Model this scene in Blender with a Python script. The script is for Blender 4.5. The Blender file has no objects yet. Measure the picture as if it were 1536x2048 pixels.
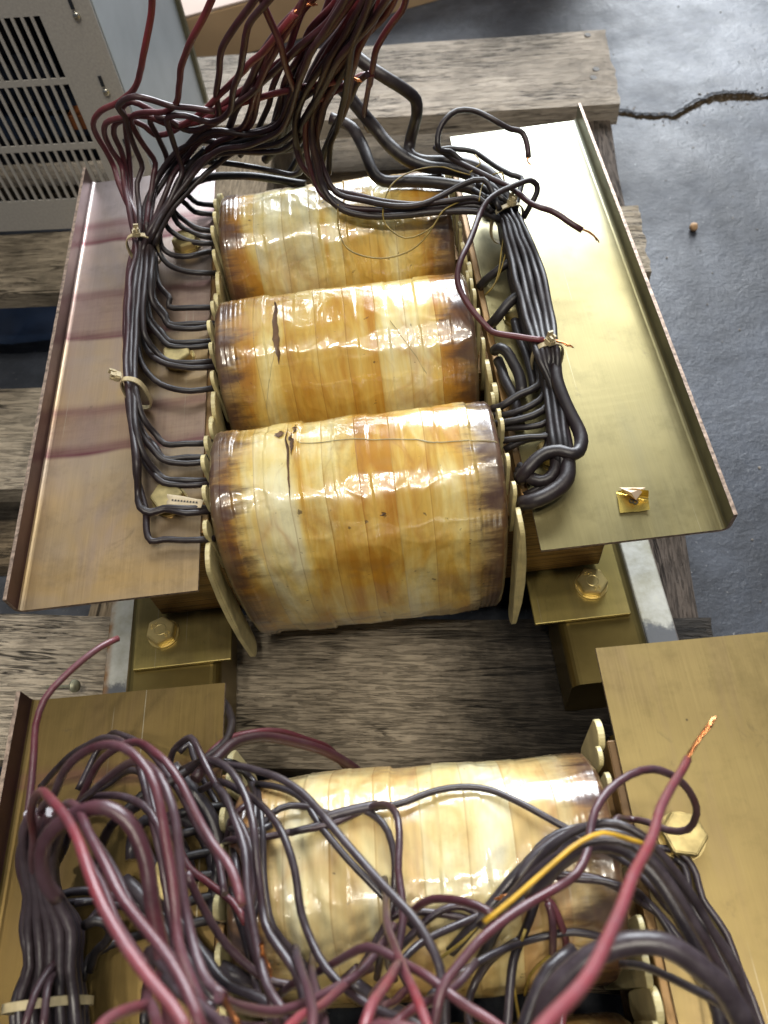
import bpy, bmesh, math, random
import numpy as np
from mathutils import Vector, Matrix, noise, Euler
random.seed(7)
SC = bpy.context.scene
COL = SC.collection
R = math.radians
H = 0.30            # height of the clamp plates above the workshop floor

# ---------------------------------------------------------------- camera
CAMP = Vector((0.02399, -0.21644, 0.40576 + H))
CAMR = Euler((0.55545, 0.08311, -0.08687), 'XYZ')
FPX = 1594.0
cd = bpy.data.cameras.new('camera')
cd.sensor_fit = 'VERTICAL'; cd.sensor_height = 36; cd.lens = 36 * FPX / 2048
cd.clip_start = 0.01; cd.clip_end = 60
cam = bpy.data.objects.new('camera', cd); COL.objects.link(cam)
cam.location = CAMP; cam.rotation_euler = CAMR
cd.dof.use_dof = True; cd.dof.focus_distance = 0.50; cd.dof.aperture_fstop = 11
SC.camera = cam
# ---------------------------------------------------------------- world, lamps, exposure
w = bpy.data.worlds.new('World'); SC.world = w; w.use_nodes = True
bg = w.node_tree.nodes['Background']
bg.inputs[0].default_value = (0.50, 0.56, 0.68, 1); bg.inputs[1].default_value = 0.20
SC.view_settings.view_transform = 'Standard'; SC.view_settings.look = 'None'
SC.view_settings.exposure = 0.0; SC.view_settings.gamma = 1.0
def area(name, loc, target, sx, sy, power, col):
    l = bpy.data.lights.new(name, 'AREA'); l.shape = 'RECTANGLE'; l.size = sx; l.size_y = sy
    l.energy = power; l.color = col
    o = bpy.data.objects.new(name, l); COL.objects.link(o); o.location = loc
    o.rotation_euler = (Vector(target) - Vector(loc)).to_track_quat('-Z', 'Y').to_euler()
    return o
area('doorway_daylight', (0.70, 3.4, 1.70), (0.1, 0.2, 0.4), 2.4, 2.6, 375, (0.90, 0.95, 1.0))
for x, y, p in ((-0.55, -0.85, 18), (0.15, -0.95, 18), (0.8, -0.55, 14), (-0.1, -0.25, 12), (0.6, 0.1, 9), (-1.0, -0.1, 9)):
    area('ceiling_lamp', (x, y, 3.1), (x * 0.2, 0.1, 0.3), 0.16, 0.10, p * 0.95, (1.0, 0.93, 0.80))
area('left_plate_fill', (-1.7, 3.0, 3.6), (-0.1, 0.2, 0.3), 2.4, 1.8, 9, (0.95, 0.96, 1.0))  # added soft fill from the upper left, brightens the left clamp plate

CM = CAMR.to_matrix()
def ray(u, v): return CM @ Vector(((u - 768) / FPX, -(v - 1024) / FPX, -1))
def atz(u, v, z):
    d = ray(u, v); t = (z + H - CAMP.z) / d.z
    return CAMP + d * t
def atd(u, v, dep): return CAMP + ray(u, v) * dep

# ---------------------------------------------------------------- material helpers
class NT:
    def __init__(s, name):
        s.m = bpy.data.materials.new(name); s.m.use_nodes = True
        s.t = s.m.node_tree; s.n = s.t.nodes; s.l = s.t.links
        s.b = s.n['Principled BSDF']; s.out = s.n['Material Output']
        s.tc = s.n.new('ShaderNodeTexCoord')
    def link(s, a, b): s.l.new(a, b)
    def setv(s, sock, v):
        if hasattr(v, 'is_linked') or isinstance(v, bpy.types.NodeSocket): s.l.new(v, sock)
        else: sock.default_value = v
    def map(s, scale=(1, 1, 1), rot=(0, 0, 0), loc=(0, 0, 0), src=None):
        n = s.n.new('ShaderNodeMapping'); s.l.new(src or s.tc.outputs['Object'], n.inputs[0])
        n.inputs['Scale'].default_value = scale; n.inputs['Rotation'].default_value = rot; n.inputs['Location'].default_value = loc
        return n.outputs[0]
    def noise(s, vec, scale, detail=4, rough=0.55, dist=0.0, col=False):
        n = s.n.new('ShaderNodeTexNoise'); s.l.new(vec, n.inputs['Vector'])
        n.inputs['Scale'].default_value = scale; n.inputs['Detail'].default_value = detail
        n.inputs['Roughness'].default_value = rough; n.inputs['Distortion'].default_value = dist
        return n.outputs['Color' if col else 'Fac']
    def vor(s, vec, scale, feature='F1', out='Distance'):
        n = s.n.new('ShaderNodeTexVoronoi'); n.feature = feature; s.l.new(vec, n.inputs['Vector']); n.inputs['Scale'].default_value = scale
        return n.outputs[out]
    def ramp(s, f, stops, mode='LINEAR'):
        n = s.n.new('ShaderNodeValToRGB'); s.l.new(f, n.inputs[0]); n.color_ramp.interpolation = mode
        e = n.color_ramp.elements
        while len(e) < len(stops): e.new(0.5)
        for i, (p, c) in enumerate(stops):
            e[i].position = p; e[i].color = (c, c, c, 1) if isinstance(c, (int, float)) else (*c, 1)
        return n.outputs[0]
    def mix(s, f, a, b, mode='MIX'):
        n = s.n.new('ShaderNodeMix'); n.data_type = 'RGBA'; n.blend_type = mode
        s.setv(n.inputs[0], f)
        for k, v in ((6, a), (7, b)):
            if isinstance(v, tuple): n.inputs[k].default_value = (*v, 1)
            else: s.l.new(v, n.inputs[k])
        return n.outputs[2]
    def math(s, op, a, b=0.0, c=0.0, clamp=False):
        n = s.n.new('ShaderNodeMath'); n.operation = op; n.use_clamp = clamp
        for k, v in enumerate((a, b, c)): s.setv(n.inputs[k], v)
        return n.outputs[0]
    def sep(s, vec=None):
        n = s.n.new('ShaderNodeSeparateXYZ'); s.l.new(vec or s.tc.outputs['Object'], n.inputs[0]); return n.outputs
    def mr(s, v, a, b, c=0.0, d=1.0, smooth=True):
        n = s.n.new('ShaderNodeMapRange'); s.l.new(v, n.inputs[0])
        if smooth: n.interpolation_type = 'SMOOTHSTEP'
        for k, q in enumerate((a, b, c, d)): n.inputs[k + 1].default_value = q
        return n.outputs[0]
    def bump(s, h, strength=0.3, dist=0.001, nrm=None, to=None):
        n = s.n.new('ShaderNodeBump'); s.l.new(h, n.inputs['Height'])
        n.inputs['Strength'].default_value = strength; n.inputs['Distance'].default_value = dist
        if nrm: s.l.new(nrm, n.inputs['Normal'])
        s.l.new(n.outputs[0], (to or s.b.inputs['Normal'])); return n.outputs[0]
    def set(s, **k):
        for a, v in k.items():
            sock = s.b.inputs[a.replace('_', ' ')]
            if isinstance(v, tuple) and len(v) == 3: v = (*v, 1)
            s.setv(sock, v)
        return s.m

def simple(name, col, rough=0.5, metal=0.0, var=0.25, scale=60, bump=0.0, **k):
    t = NT(name); v = t.map()
    n = t.noise(v, scale, 5)
    c = t.mix(t.ramp(n, [(0.3, 0.0), (0.7, 1.0)]), tuple(x * (1 - var) for x in col), tuple(min(1, x * (1 + var)) for x in col))
    t.set(Base_Color=c, Roughness=rough, Metallic=metal, **k)
    if bump: t.bump(n, bump, 0.0006)
    return t.m

def plate_mat(name, base, tint, purple, bands, far, rough=0.30, olive=0.0, seed=0.0):
    """brushed, zinc-passivated steel sheet: hue drifts between gold, olive and violet"""
    t = NT(name); v = t.map(loc=(seed, seed * 2, 0)); xyz = t.sep()
    big = t.noise(t.map((1, 2.2, 1), loc=(seed, 1, 0)), 7, 4, 0.6, 0.6)
    c = t.mix(t.ramp(big, [(0.32, 0.0), (0.68, 1.0)]), base, tint)
    c = t.mix(t.math('MULTIPLY', t.ramp(t.noise(t.map((2.2, .5, 1), loc=(3 + seed, 5, 0)), 9, 3, 0.6, 1.0), [(0.48, 0.0), (0.72, 1.0)]), 0.55), c, purple)
    if far:   # doorway reflection painted in: far end greyer, bluer, paler on the right sheet
        c = t.mix(t.math('MULTIPLY', t.mr(xyz[1], far[0], far[1]), 0.8), c, far[2])
    wob = t.math('MULTIPLY', t.math('SUBTRACT', t.noise(t.map((3, 0.4, 1)), 5, 2), 0.5), 0.022)
    yy = t.math('ADD', xyz[1], wob)
    for (a, b, k) in bands:
        e = t.math('MULTIPLY', t.mr(yy, a - 0.0022, a + 0.0022), t.mr(yy, b - 0.006, b + 0.006, 1, 0))
        edge = t.math('ADD', t.mr(yy, a + 0.001, a + 0.012, 0.9, 0.35), t.mr(yy, b - 0.012, b, 0.0, 0.5))
        st = t.noise(t.map((2, 60, 1)), 6, 3)
        c = t.mix(t.math('MULTIPLY', t.math('MULTIPLY', e, edge), t.math('MULTIPLY', t.math('ADD', st, k), 0.8)), c, (0.15, 0.055, 0.06))
    streak = t.noise(t.map((260, 5, 1), loc=(seed, 0, 0)), 4, 5, 0.7)
    grime = t.ramp(t.noise(v, 38, 8, 0.7), [(0.52, 1.0), (0.75, 0.75)])
    c = t.mix(1.0, c, t.ramp(streak, [(0.25, 0.90), (0.75, 1.06)]), 'MULTIPLY')
    c = t.mix(1.0, c, grime, 'MULTIPLY')
    spots = t.ramp(t.vor(v, 55), [(0.02, 1.0), (0.05, 0.0)])
    sel = t.math('GREATER_THAN', t.noise(v, 23, 2), 0.60)
    c = t.mix(t.math('MULTIPLY', spots, sel), c, (0.06, 0.045, 0.03))
    for q, (rz_, sc_) in enumerate(((0.5, 40), (-0.9, 55), (1.4, 30))):
        wv = t.noise(t.map((sc_ * 12, 1.3, 1), rot=(0, 0, rz_), loc=(seed + q, q, 0)), 1.0, 2, 0.4)
        sc = t.math('MULTIPLY', t.ramp(wv, [(0.715, 0.0), (0.73, 1.0)]), t.ramp(t.noise(t.map(loc=(q * 3, seed, 0)), 14, 3), [(0.52, 0.0), (0.6, 0.6)]))
        c = t.mix(sc, c, (0.42, 0.38, 0.28))
    smu = t.ramp(t.noise(t.map((1.6, 1, 1), rot=(0, 0, 0.6), loc=(seed, 8, 0)), 26, 9, 0.75, 1.4), [(0.60, 0.0), (0.74, 0.38)])
    c = t.mix(smu, c, (0.05, 0.042, 0.035))
    r = t.math('ADD', t.ramp(t.noise(v, 12, 6, 0.65), [(0.3, rough), (0.7, rough + 0.16)]), t.ramp(streak, [(0.3, 0.0), (0.7, 0.05)]))
    t.set(Base_Color=c, Metallic=0.88, Roughness=r)
    t.bump(t.math('ADD', streak, t.math('MULTIPLY', t.noise(t.map(), 9, 2), 4.0)), 0.06, 0.0006)
    return t.m

def wire_mat(name, dusty=0.0):
    t = NT(name)
    a = t.n.new('ShaderNodeAttribute'); a.attribute_name = 'tint'
    f = t.math('ADD', a.outputs['Fac'], t.math('MULTIPLY', t.math('SUBTRACT', t.noise(t.map(), 45, 3), 0.5), 0.35))
    c = t.ramp(f, [(0.0, (0.011, 0.009, 0.010)), (0.22, (0.020, 0.010, 0.012)), (0.5, (0.058, 0.012, 0.018)), (0.75, (0.125, 0.018, 0.025)), (1.0, (0.26, 0.034, 0.042))])
    dust = t.ramp(t.noise(t.map(), 130, 8, 0.7), [(0.42, 0.0), (0.8, 1.0)])
    d2 = t.math('MULTIPLY', t.math('ADD', dust, 0.10), t.ramp(t.noise(t.map(), 14, 2), [(0.35, 0.08), (0.7, 0.50)]))
    d2 = t.math('ADD', t.math('MULTIPLY', d2, 1 - dusty * 0.4), t.math('MULTIPLY', t.ramp(t.noise(t.map(loc=(3, 1, 2)), 22, 9, 0.72), [(0.38, 0.02), (0.60, 1.0)]), dusty), 0.0, True)
    c = t.mix(d2, c, (0.085, 0.07, 0.068) if not dusty else (0.13, 0.105, 0.125))
    t.set(Base_Color=c, Roughness=t.math('ADD', t.math('MULTIPLY', d2, 0.40), 0.28 if dusty else 0.40), Specular_IOR_Level=0.62 if dusty else 0.48)
    t.bump(t.noise(t.map(), 260, 4, 0.6), 0.28, 0.0005)
    return t.m

def coil_mat(milky=False):
    t = NT('milky_coil_film' if milky else 'wrapped_coil_film'); xyz = t.sep()
    oi = t.n.new('ShaderNodeObjectInfo')
    off = t.n.new('ShaderNodeVectorMath'); off.operation = 'ADD'
    cmb = t.n.new('ShaderNodeCombineXYZ')
    t.link(t.math('MULTIPLY', oi.outputs['Random'], 3.1), cmb.inputs[1]); t.link(t.math('MULTIPLY', oi.outputs['Random'], 1.7), cmb.inputs[2])
    t.link(t.tc.outputs['Object'], off.inputs[0]); t.link(cmb.outputs[0], off.inputs[1]); P = off.outputs[0]
    # tape turns: each about 20 mm wide with its own tone
    sx = t.math('ADD', xyz[0], t.math('MULTIPLY', t.math('SUBTRACT', t.noise(P, 6, 2), 0.5), 0.012))
    turn = t.math('FLOOR', t.math('DIVIDE', sx, 0.0205))
    wn = t.n.new('ShaderNodeTexWhiteNoise'); wn.noise_dimensions = '1D'; t.link(t.math('ADD', turn, t.math('MULTIPLY', oi.outputs['Random'], 37)), wn.inputs['W'])
    big = t.noise(t.map((3.2, 0.7, 0.6), src=P), 13, 6, 0.58, 0.5)
    f = t.math('ADD', t.math('MULTIPLY', big, 0.85), t.math('MULTIPLY', t.math('SUBTRACT', wn.outputs[0], 0.5), 0.22))
    c = t.ramp(f, [(0.27, (0.50, 0.24, 0.025)), (0.37, (0.66, 0.43, 0.09)), (0.47, (0.76, 0.61, 0.23)), (0.60, (0.80, 0.75, 0.47))])
    if milky: c = t.mix(0.28, c, (0.66, 0.60, 0.46))
    # amber varnish veins: cell borders stretched round the coil
    pv = t.n.new('ShaderNodeVectorMath'); pv.operation = 'ADD'
    nc = t.n.new('ShaderNodeTexNoise'); t.link(P, nc.inputs['Vector']); nc.inputs['Scale'].default_value = 28
    vs = t.n.new('ShaderNodeVectorMath'); vs.operation = 'SCALE'; t.link(nc.outputs['Color'], vs.inputs[0]); vs.inputs['Scale'].default_value = 0.035
    t.link(P, pv.inputs[0]); t.link(vs.outputs[0], pv.inputs[1])
    ve = t.vor(t.map((1.5, 0.8, 0.55), src=pv.outputs[0]), 34, 'DISTANCE_TO_EDGE')
    vein = t.math('MULTIPLY', t.ramp(ve, [(0.0, 1.0), (0.10, 0.25), (0.2, 0.0)]), t.ramp(t.noise(P, 11, 3), [(0.46, 0.0), (0.62, 0.38)]))
    c = t.mix(vein, c, (0.40, 0.14, 0.015))
    v2 = t.vor(t.map((2.6, 0.5, 0.5), src=pv.outputs[0]), 22, 'DISTANCE_TO_EDGE')
    c = t.mix(t.math('MULTIPLY', t.ramp(v2, [(0.0, 0.8), (0.05, 0.0)]), t.ramp(t.noise(P, 5, 2), [(0.45, 0.0), (0.62, 0.32)])), c, (0.30, 0.11, 0.03))
    # seams between tape turns
    fr = t.math('FRACT', t.math('DIVIDE', sx, 0.0205))
    seam = t.math('ADD', t.mr(fr, 0.0, 0.05, 1, 0), t.mr(fr, 0.05, 0.35, 0.35, 0))
    c = t.mix(t.math('MULTIPLY', seam, 0.30), c, (0.30, 0.13, 0.03))
    fine = t.noise(t.map((220, 6, 6), src=P), 2, 4, 0.6)
    c = t.mix(1.0, c, t.ramp(fine, [(0.3, 0.93), (0.7, 1.04)]), 'MULTIPLY')
    # scorched, spiky varnish at both ends
    ax = t.math('ABSOLUTE', t.math('SUBTRACT', xyz[0], -0.002))
    spike = t.noise(t.map((12, 62, 62), src=P), 1.0, 7, 0.72)
    e = t.mr(t.math('ADD', ax, t.math('MULTIPLY', t.math('SUBTRACT', spike, 0.5), 0.075)), 0.063, 0.083)
    e2 = t.mr(t.math('ADD', ax, t.math('MULTIPLY', t.math('SUBTRACT', t.noise(P, 30, 4), 0.5), 0.03)), 0.056, 0.080)
    c = t.mix(t.math('MULTIPLY', e2, 0.62), c, (0.27, 0.105, 0.02))
    c = t.mix(t.math('MULTIPLY', e, t.ramp(t.noise(P, 60, 3), [(0.3, 0.70), (0.7, 1.0)])), c, (0.055, 0.024, 0.022))
    dirt = t.ramp(t.noise(P, 9, 8, 0.72), [(0.52, 0.0), (0.68, 1.0)])
    c = t.mix(t.math('MULTIPLY', dirt, 0.50), c, (0.16, 0.12, 0.06))
    c = t.mix(t.math('MULTIPLY', t.ramp(t.noise(P, 170, 3), [(0.70, 0.0), (0.74, 1.0)]), 0.7), c, (0.04, 0.025, 0.02))
    t.set(Base_Color=c, Roughness=0.30, Specular_IOR_Level=0.6, Coat_Weight=1.0, Coat_Roughness=t.ramp(t.noise(P, 22, 6, 0.7), [(0.35, 0.05), (0.65, 0.20)]), Coat_IOR=1.62)
    t.b.inputs['Subsurface Weight'].default_value = 0.0
    hw = t.math('ADD', t.math('MULTIPLY', t.noise(t.map((60, 7, 7), src=P), 1.2, 4, 0.6), 1.1), t.math('MULTIPLY', t.ramp(t.vor(t.map((1.0, 0.5, 0.5), src=pv.outputs[0]), 55), [(0.0, 1.0), (0.6, 0.0)]), 0.7))
    hw = t.math('ADD', hw, t.math('MULTIPLY', seam, -0.5))
    t.bump(hw, 0.30, 0.0010)
    t.bump(t.math('ADD', hw, t.math('MULTIPLY', t.noise(P, 48, 3, 0.5, 1.2), 1.0)), 0.30, 0.0014, to=t.b.inputs['Coat Normal'])
    return t.m

def wood_mat(name, dark, light, seed=0.0, dirt=0.4, grainx=True):
    t = NT(name)
    oi = t.n.new('ShaderNodeObjectInfo')
    cmb = t.n.new('ShaderNodeCombineXYZ')
    for k, q in enumerate((3.7, 9.1, 5.3)): t.link(t.math('MULTIPLY', oi.outputs['Random'], q), cmb.inputs[k])
    off = t.n.new('ShaderNodeVectorMath'); off.operation = 'ADD'; t.link(t.tc.outputs['Object'], off.inputs[0]); t.link(cmb.outputs[0], off.inputs[1])
    P = off.outputs[0]
    sc = (20, 270, 270) if grainx else (270, 20, 270)
    g = t.noise(t.map(sc, src=P), 1.0, 7, 0.66, 0.8)
    g2 = t.noise(t.map(tuple(q * 1.4 for q in sc), src=P), 1.6, 6, 0.7, 0.3)
    b = t.noise(P, 9, 6, 0.65)
    f = t.math('ADD', t.math('MULTIPLY', g, 0.45), t.math('MULTIPLY', b, 0.55))
    c = t.ramp(f, [(0.24, dark), (0.46, tuple(a * 0.35 + b2 * 0.65 for a, b2 in zip(dark, light))), (0.70, light)])
    c = t.mix(t.ramp(g2, [(0.33, 0.8), (0.40, 0.0)]), c, tuple(q * 0.2 for q in dark))
    c = t.mix(t.math('MULTIPLY', t.ramp(t.noise(P, 14, 8, 0.7), [(0.5, 0.0), (0.66, 1.0)]), dirt), c, (0.045, 0.036, 0.028))
    sc3 = (2.2, 38, 38) if grainx else (38, 2.2, 38)
    ck = t.noise(t.map(sc3, src=P), 1.0, 5, 0.75, 0.6)
    fis = t.ramp(ck, [(0.485, 0.0), (0.497, 1.0), (0.503, 1.0), (0.515, 0.0)])
    fis = t.math('MULTIPLY', fis, t.ramp(t.noise(P, 12, 3), [(0.42, 0.0), (0.55, 1.0)]))
    c = t.mix(t.math('MULTIPLY', fis, 0.9), c, (0.012, 0.009, 0.007))
    kn = t.ramp(t.vor(t.map((1, 2.2, 1) if grainx else (2.2, 1, 1), src=P), 5.5), [(0.03, 1.0), (0.085, 0.0)])
    c = t.mix(t.math('MULTIPLY', kn, 0.7), c, tuple(q * 0.4 for q in dark))
    c = t.mix(1.0, c, t.ramp(t.noise(P, 4, 4, 0.6), [(0.35, (0.62, 0.58, 0.52)), (0.65, (1.15, 1.08, 1.0))]), 'MULTIPLY')
    if name == 'weathered_grey_board':   # spilt oil, with shade painted in, darkening the front board towards the right
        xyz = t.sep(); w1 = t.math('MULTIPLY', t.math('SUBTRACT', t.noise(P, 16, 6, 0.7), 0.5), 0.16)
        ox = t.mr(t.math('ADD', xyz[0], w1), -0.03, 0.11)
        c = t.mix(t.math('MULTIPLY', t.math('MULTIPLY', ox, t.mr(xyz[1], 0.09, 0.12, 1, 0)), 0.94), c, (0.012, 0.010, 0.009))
    t.set(Base_Color=c, Roughness=0.82, Specular_IOR_Level=0.3)
    hh = t.math('ADD', t.math('MULTIPLY', g, 1.0), t.math('MULTIPLY', t.ramp(g2, [(0.28, 0.0), (0.5, 1.0)]), 0.8))
    hh = t.math('SUBTRACT', hh, t.math('MULTIPLY', fis, 1.5))
    t.bump(hh, 0.9, 0.0022)
    return t.m

def floor_mat():
    t = NT('worn_concrete'); P = t.map(); xyz = t.sep()
    a = t.noise(P, 2.3, 8, 0.62, 0.4); b = t.noise(P, 26, 8, 0.68); d = t.noise(P, 190, 4, 0.6)
    c = t.ramp(a, [(0.32, (0.018, 0.020, 0.026)), (0.50, (0.040, 0.046, 0.060)), (0.68, (0.078, 0.086, 0.106))])
    c = t.mix(1.0, c, t.ramp(b, [(0.33, 0.62), (0.62, 1.18)]), 'MULTIPLY')
    c = t.mix(t.math('MULTIPLY', t.ramp(t.noise(P, 60, 6, 0.7), [(0.60, 0.0), (0.70, 1.0)]), 0.7), c, (0.035, 0.036, 0.042))
    c = t.mix(t.math('MULTIPLY', t.ramp(d, [(0.66, 0.0), (0.74, 1.0)]), 0.6), c, (0.34, 0.34, 0.34))
    depth = t.mr(xyz[2], -0.004, -0.0006, 1, 0)
    c = t.mix(depth, c, t.ramp(t.noise(P, 170, 4, 0.7), [(0.35, (0.035, 0.024, 0.012)), (0.60, (0.085, 0.06, 0.032)), (0.75, (0.26, 0.20, 0.13))]))
    r = t.math('ADD', t.ramp(t.noise(P, 7, 8, 0.7), [(0.35, 0.36), (0.68, 0.62)]), t.math('MULTIPLY', depth, 0.3))
    t.set(Base_Color=c, Roughness=r, Specular_IOR_Level=0.38)
    t.bump(t.math('ADD', t.math('MULTIPLY', t.noise(P, 40, 10, 0.72), 1.0), t.math('MULTIPLY', d, 0.3)), 0.5, 0.004)
    return t.m

M = {}
M['coil'] = coil_mat(); M['coil_milky'] = coil_mat(True)
M['wire'] = wire_mat('wire_insulation'); M['wire_dusty'] = wire_mat('dusty_wire_insulation', 0.22)
M['plate_left'] = plate_mat('passivated_plate_mauve', (0.42, 0.32, 0.21), (0.48, 0.32, 0.14), (0.33, 0.26, 0.26),
                            [(0.108, 0.148, 0.75), (0.212, 0.262, 0.65), (0.318, 0.345, 0.75)], (0.14, 0.42, (0.30, 0.27, 0.30)), 0.27, seed=1)
M['plate_right'] = plate_mat('passivated_plate_olive', (0.22, 0.185, 0.085), (0.25, 0.212, 0.10), (0.195, 0.172, 0.095), [], (0.20, 0.42, (0.46, 0.48, 0.40)), 0.30, seed=4)
M['plate_gold'] = plate_mat('passivated_plate_gold', (0.245, 0.18, 0.075), (0.29, 0.22, 0.09), (0.20, 0.135, 0.09), [], None, 0.34, seed=9)
M['plate_brown'] = plate_mat('passivated_plate_brown', (0.135, 0.092, 0.032), (0.175, 0.118, 0.04), (0.10, 0.062, 0.034), [(0.352, 0.360, -0.05)], None, 0.31, seed=12)
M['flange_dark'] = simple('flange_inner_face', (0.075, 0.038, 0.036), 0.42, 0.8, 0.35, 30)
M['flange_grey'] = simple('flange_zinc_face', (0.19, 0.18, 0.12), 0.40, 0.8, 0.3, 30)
M['sawn_edge'] = simple('sheared_steel_edge', (0.27, 0.20, 0.155), 0.5, 0.6, 0.6, 320, 0.4)
M['foot'] = plate_mat('passivated_foot', (0.26, 0.205, 0.065), (0.33, 0.265, 0.095), (0.15, 0.11, 0.06), [], None, 0.34, seed=17)
M['tube'] = simple('beam_steel', (0.20, 0.15, 0.05), 0.30, 0.9, 0.25, 24, 0.1)
M['bolt'] = simple('yellow_zinc_bolt', (0.70, 0.56, 0.24), 0.36, 0.85, 0.18, 90, 0.15)
M['dull_bolt'] = simple('dull_bolt', (0.46, 0.37, 0.17), 0.4, 0.9, 0.4, 90, 0.2)
def rail_mat():
    t = NT('worn_galvanised_flange'); P = t.map(); xyz = t.sep()
    c = t.ramp(t.noise(P, 30, 7, 0.7), [(0.35, (0.30, 0.29, 0.22)), (0.6, (0.46, 0.46, 0.42)), (0.75, (0.52, 0.50, 0.38))])
    yy = t.math('ADD', xyz[1], t.math('MULTIPLY', t.math('SUBTRACT', t.noise(P, 60, 5, 0.7), 0.5), 0.03))
    c = t.mix(t.mr(yy, 0.010, 0.018, 1, 0), c, (0.10, 0.105, 0.115))
    ex = t.mr(t.math('ABSOLUTE', xyz[0]), 0.2145, 0.219)
    c = t.mix(t.math('MULTIPLY', ex, t.ramp(t.noise(P, 90, 4), [(0.35, 0.3), (0.6, 1.0)])), c, (0.22, 0.12, 0.05))
    t.set(Base_Color=c, Metallic=0.45, Roughness=0.5); t.bump(t.noise(P, 200, 5), 0.25, 0.0006); return t.m
M['rail'] = rail_mat()
def lam_mat():
    t = NT('core_laminations'); P = t.map()
    s = t.noise(t.map((3, 3, 900)), 1, 3, 0.6)
    c = t.mix(t.ramp(s, [(0.4, 0.0), (0.6, 1.0)]), (0.11, 0.062, 0.026), (0.34, 0.20, 0.075))
    c = t.mix(t.ramp(t.noise(P, 20, 4), [(0.45, 0.0), (0.7, 0.7)]), c, (0.05, 0.035, 0.02))
    t.set(Base_Color=c, Metallic=0.55, Roughness=0.38); t.bump(s, 0.6, 0.0008); return t.m
M['lam'] = lam_mat()
M['tab'] = simple('cream_insulation_board', (0.60, 0.52, 0.27), 0.38, 0, 0.22, 70, 0.15)
M['tie'] = simple('aged_nylon', (0.46, 0.38, 0.22), 0.45, 0, 0.3, 120, 0.2)
M['copper'] = simple('bare_copper', (0.90, 0.36, 0.15), 0.32, 1.0, 0.2, 300, 0.3)
M['yellow'] = simple('yellow_insulation', (0.62, 0.36, 0.03), 0.42, 0, 0.3, 90)
M['ochre'] = simple('dull_yellow_insulation', (0.24, 0.17, 0.035), 0.45, 0, 0.4, 120)
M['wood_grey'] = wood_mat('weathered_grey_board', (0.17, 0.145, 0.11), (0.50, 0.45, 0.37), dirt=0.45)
M['wood_far'] = wood_mat('far_grey_board', (0.24, 0.21, 0.18), (0.50, 0.46, 0.41), dirt=0.35)
M['wood_dark'] = wood_mat('dark_dirty_board', (0.085, 0.065, 0.045), (0.33, 0.27, 0.19), dirt=0.5)  # darker brown wood for the front and bottom boards
M['stringer'] = wood_mat('stringer_wood', (0.12, 0.095, 0.065), (0.40, 0.33, 0.24), dirt=0.55, grainx=False)
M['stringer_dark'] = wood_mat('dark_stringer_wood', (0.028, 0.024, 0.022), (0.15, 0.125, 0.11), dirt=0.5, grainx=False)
M['floor'] = floor_mat()
M['cabinet'] = simple('speckled_grey_paint', (0.36, 0.345, 0.325), 0.55, 0.0, 0.12, 420, 0.25)
M['cabinet_side'] = simple('brushed_grey_side', (0.36, 0.40, 0.43), 0.42, 0.2, 0.10, 16, 0.05)
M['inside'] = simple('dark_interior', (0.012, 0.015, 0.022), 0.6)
M['blue'] = simple('blue_component', (0.014, 0.03, 0.065), 0.5)
M['orange'] = simple('orange_component', (0.22, 0.07, 0.02), 0.5)
M['screw'] = simple('zinc_screw', (0.6, 0.58, 0.5), 0.3, 1.0)
M['card'] = simple('brown_cardboard', (0.40, 0.27, 0.15), 0.8, 0, 0.12, 9, 0.1)
M['card_pale'] = simple('pale_cardboard', (0.42, 0.33, 0.28), 0.75, 0, 0.12, 9, 0.1)
M['tarp'] = simple('dark_blue_sheet', (0.012, 0.03, 0.075), 0.5, 0, 0.3, 20)
M['foil'] = simple('gold_foil', (0.80, 0.58, 0.14), 0.25, 0.9, 0.12, 60)
M['foil_back'] = simple('foil_back', (0.55, 0.42, 0.30), 0.45, 0.3, 0.12, 60)
M['paper'] = simple('yellowed_paper', (0.55, 0.46, 0.31), 0.7, 0, 0.15, 60)
M['ink'] = simple('dark_ink', (0.05, 0.04, 0.03), 0.6)
M['nail'] = simple('greenish_nail', (0.36, 0.36, 0.26), 0.45, 0.6, 0.3, 200)
M['acorn'] = simple('tan_pebble', (0.48, 0.30, 0.16), 0.6, 0, 0.3, 150)
M['slit'] = simple('burnt_tape', (0.13, 0.075, 0.04), 0.35, 0, 0.5, 120)

# ---------------------------------------------------------------- mesh helpers
def mesh_obj(name, verts, faces, mat, parent=None, smooth=False, mats=None, midx=None):
    me = bpy.data.meshes.new(name); me.from_pydata([tuple(v) for v in verts], [], faces); me.update()
    for m in (mats or [mat]): me.materials.append(m)
    if midx: me.polygons.foreach_set('material_index', midx)
    if smooth: me.polygons.foreach_set('use_smooth', [True] * len(me.polygons))
    o = bpy.data.objects.new(name, me); COL.objects.link(o)
    if parent is not None: adopt(o, parent)
    return o
def wmat(o):
    m = Matrix.Translation(o.location) @ o.rotation_euler.to_matrix().to_4x4()
    return wmat(o.parent) @ o.matrix_parent_inverse @ m if o.parent else m
def adopt(o, parent):
    o.parent = parent; o.matrix_parent_inverse = wmat(parent).inverted()
def from_bm(name, bm, mat, parent=None, smooth=False):
    bmesh.ops.recalc_face_normals(bm, faces=bm.faces)
    me = bpy.data.meshes.new(name); bm.to_mesh(me); bm.free()
    for m in (mat if isinstance(mat, list) else [mat]): me.materials.append(m)
    if smooth: me.polygons.foreach_set('use_smooth', [True] * len(me.polygons))
    o = bpy.data.objects.new(name, me); COL.objects.link(o)
    if parent is not None: adopt(o, parent)
    return o
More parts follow.
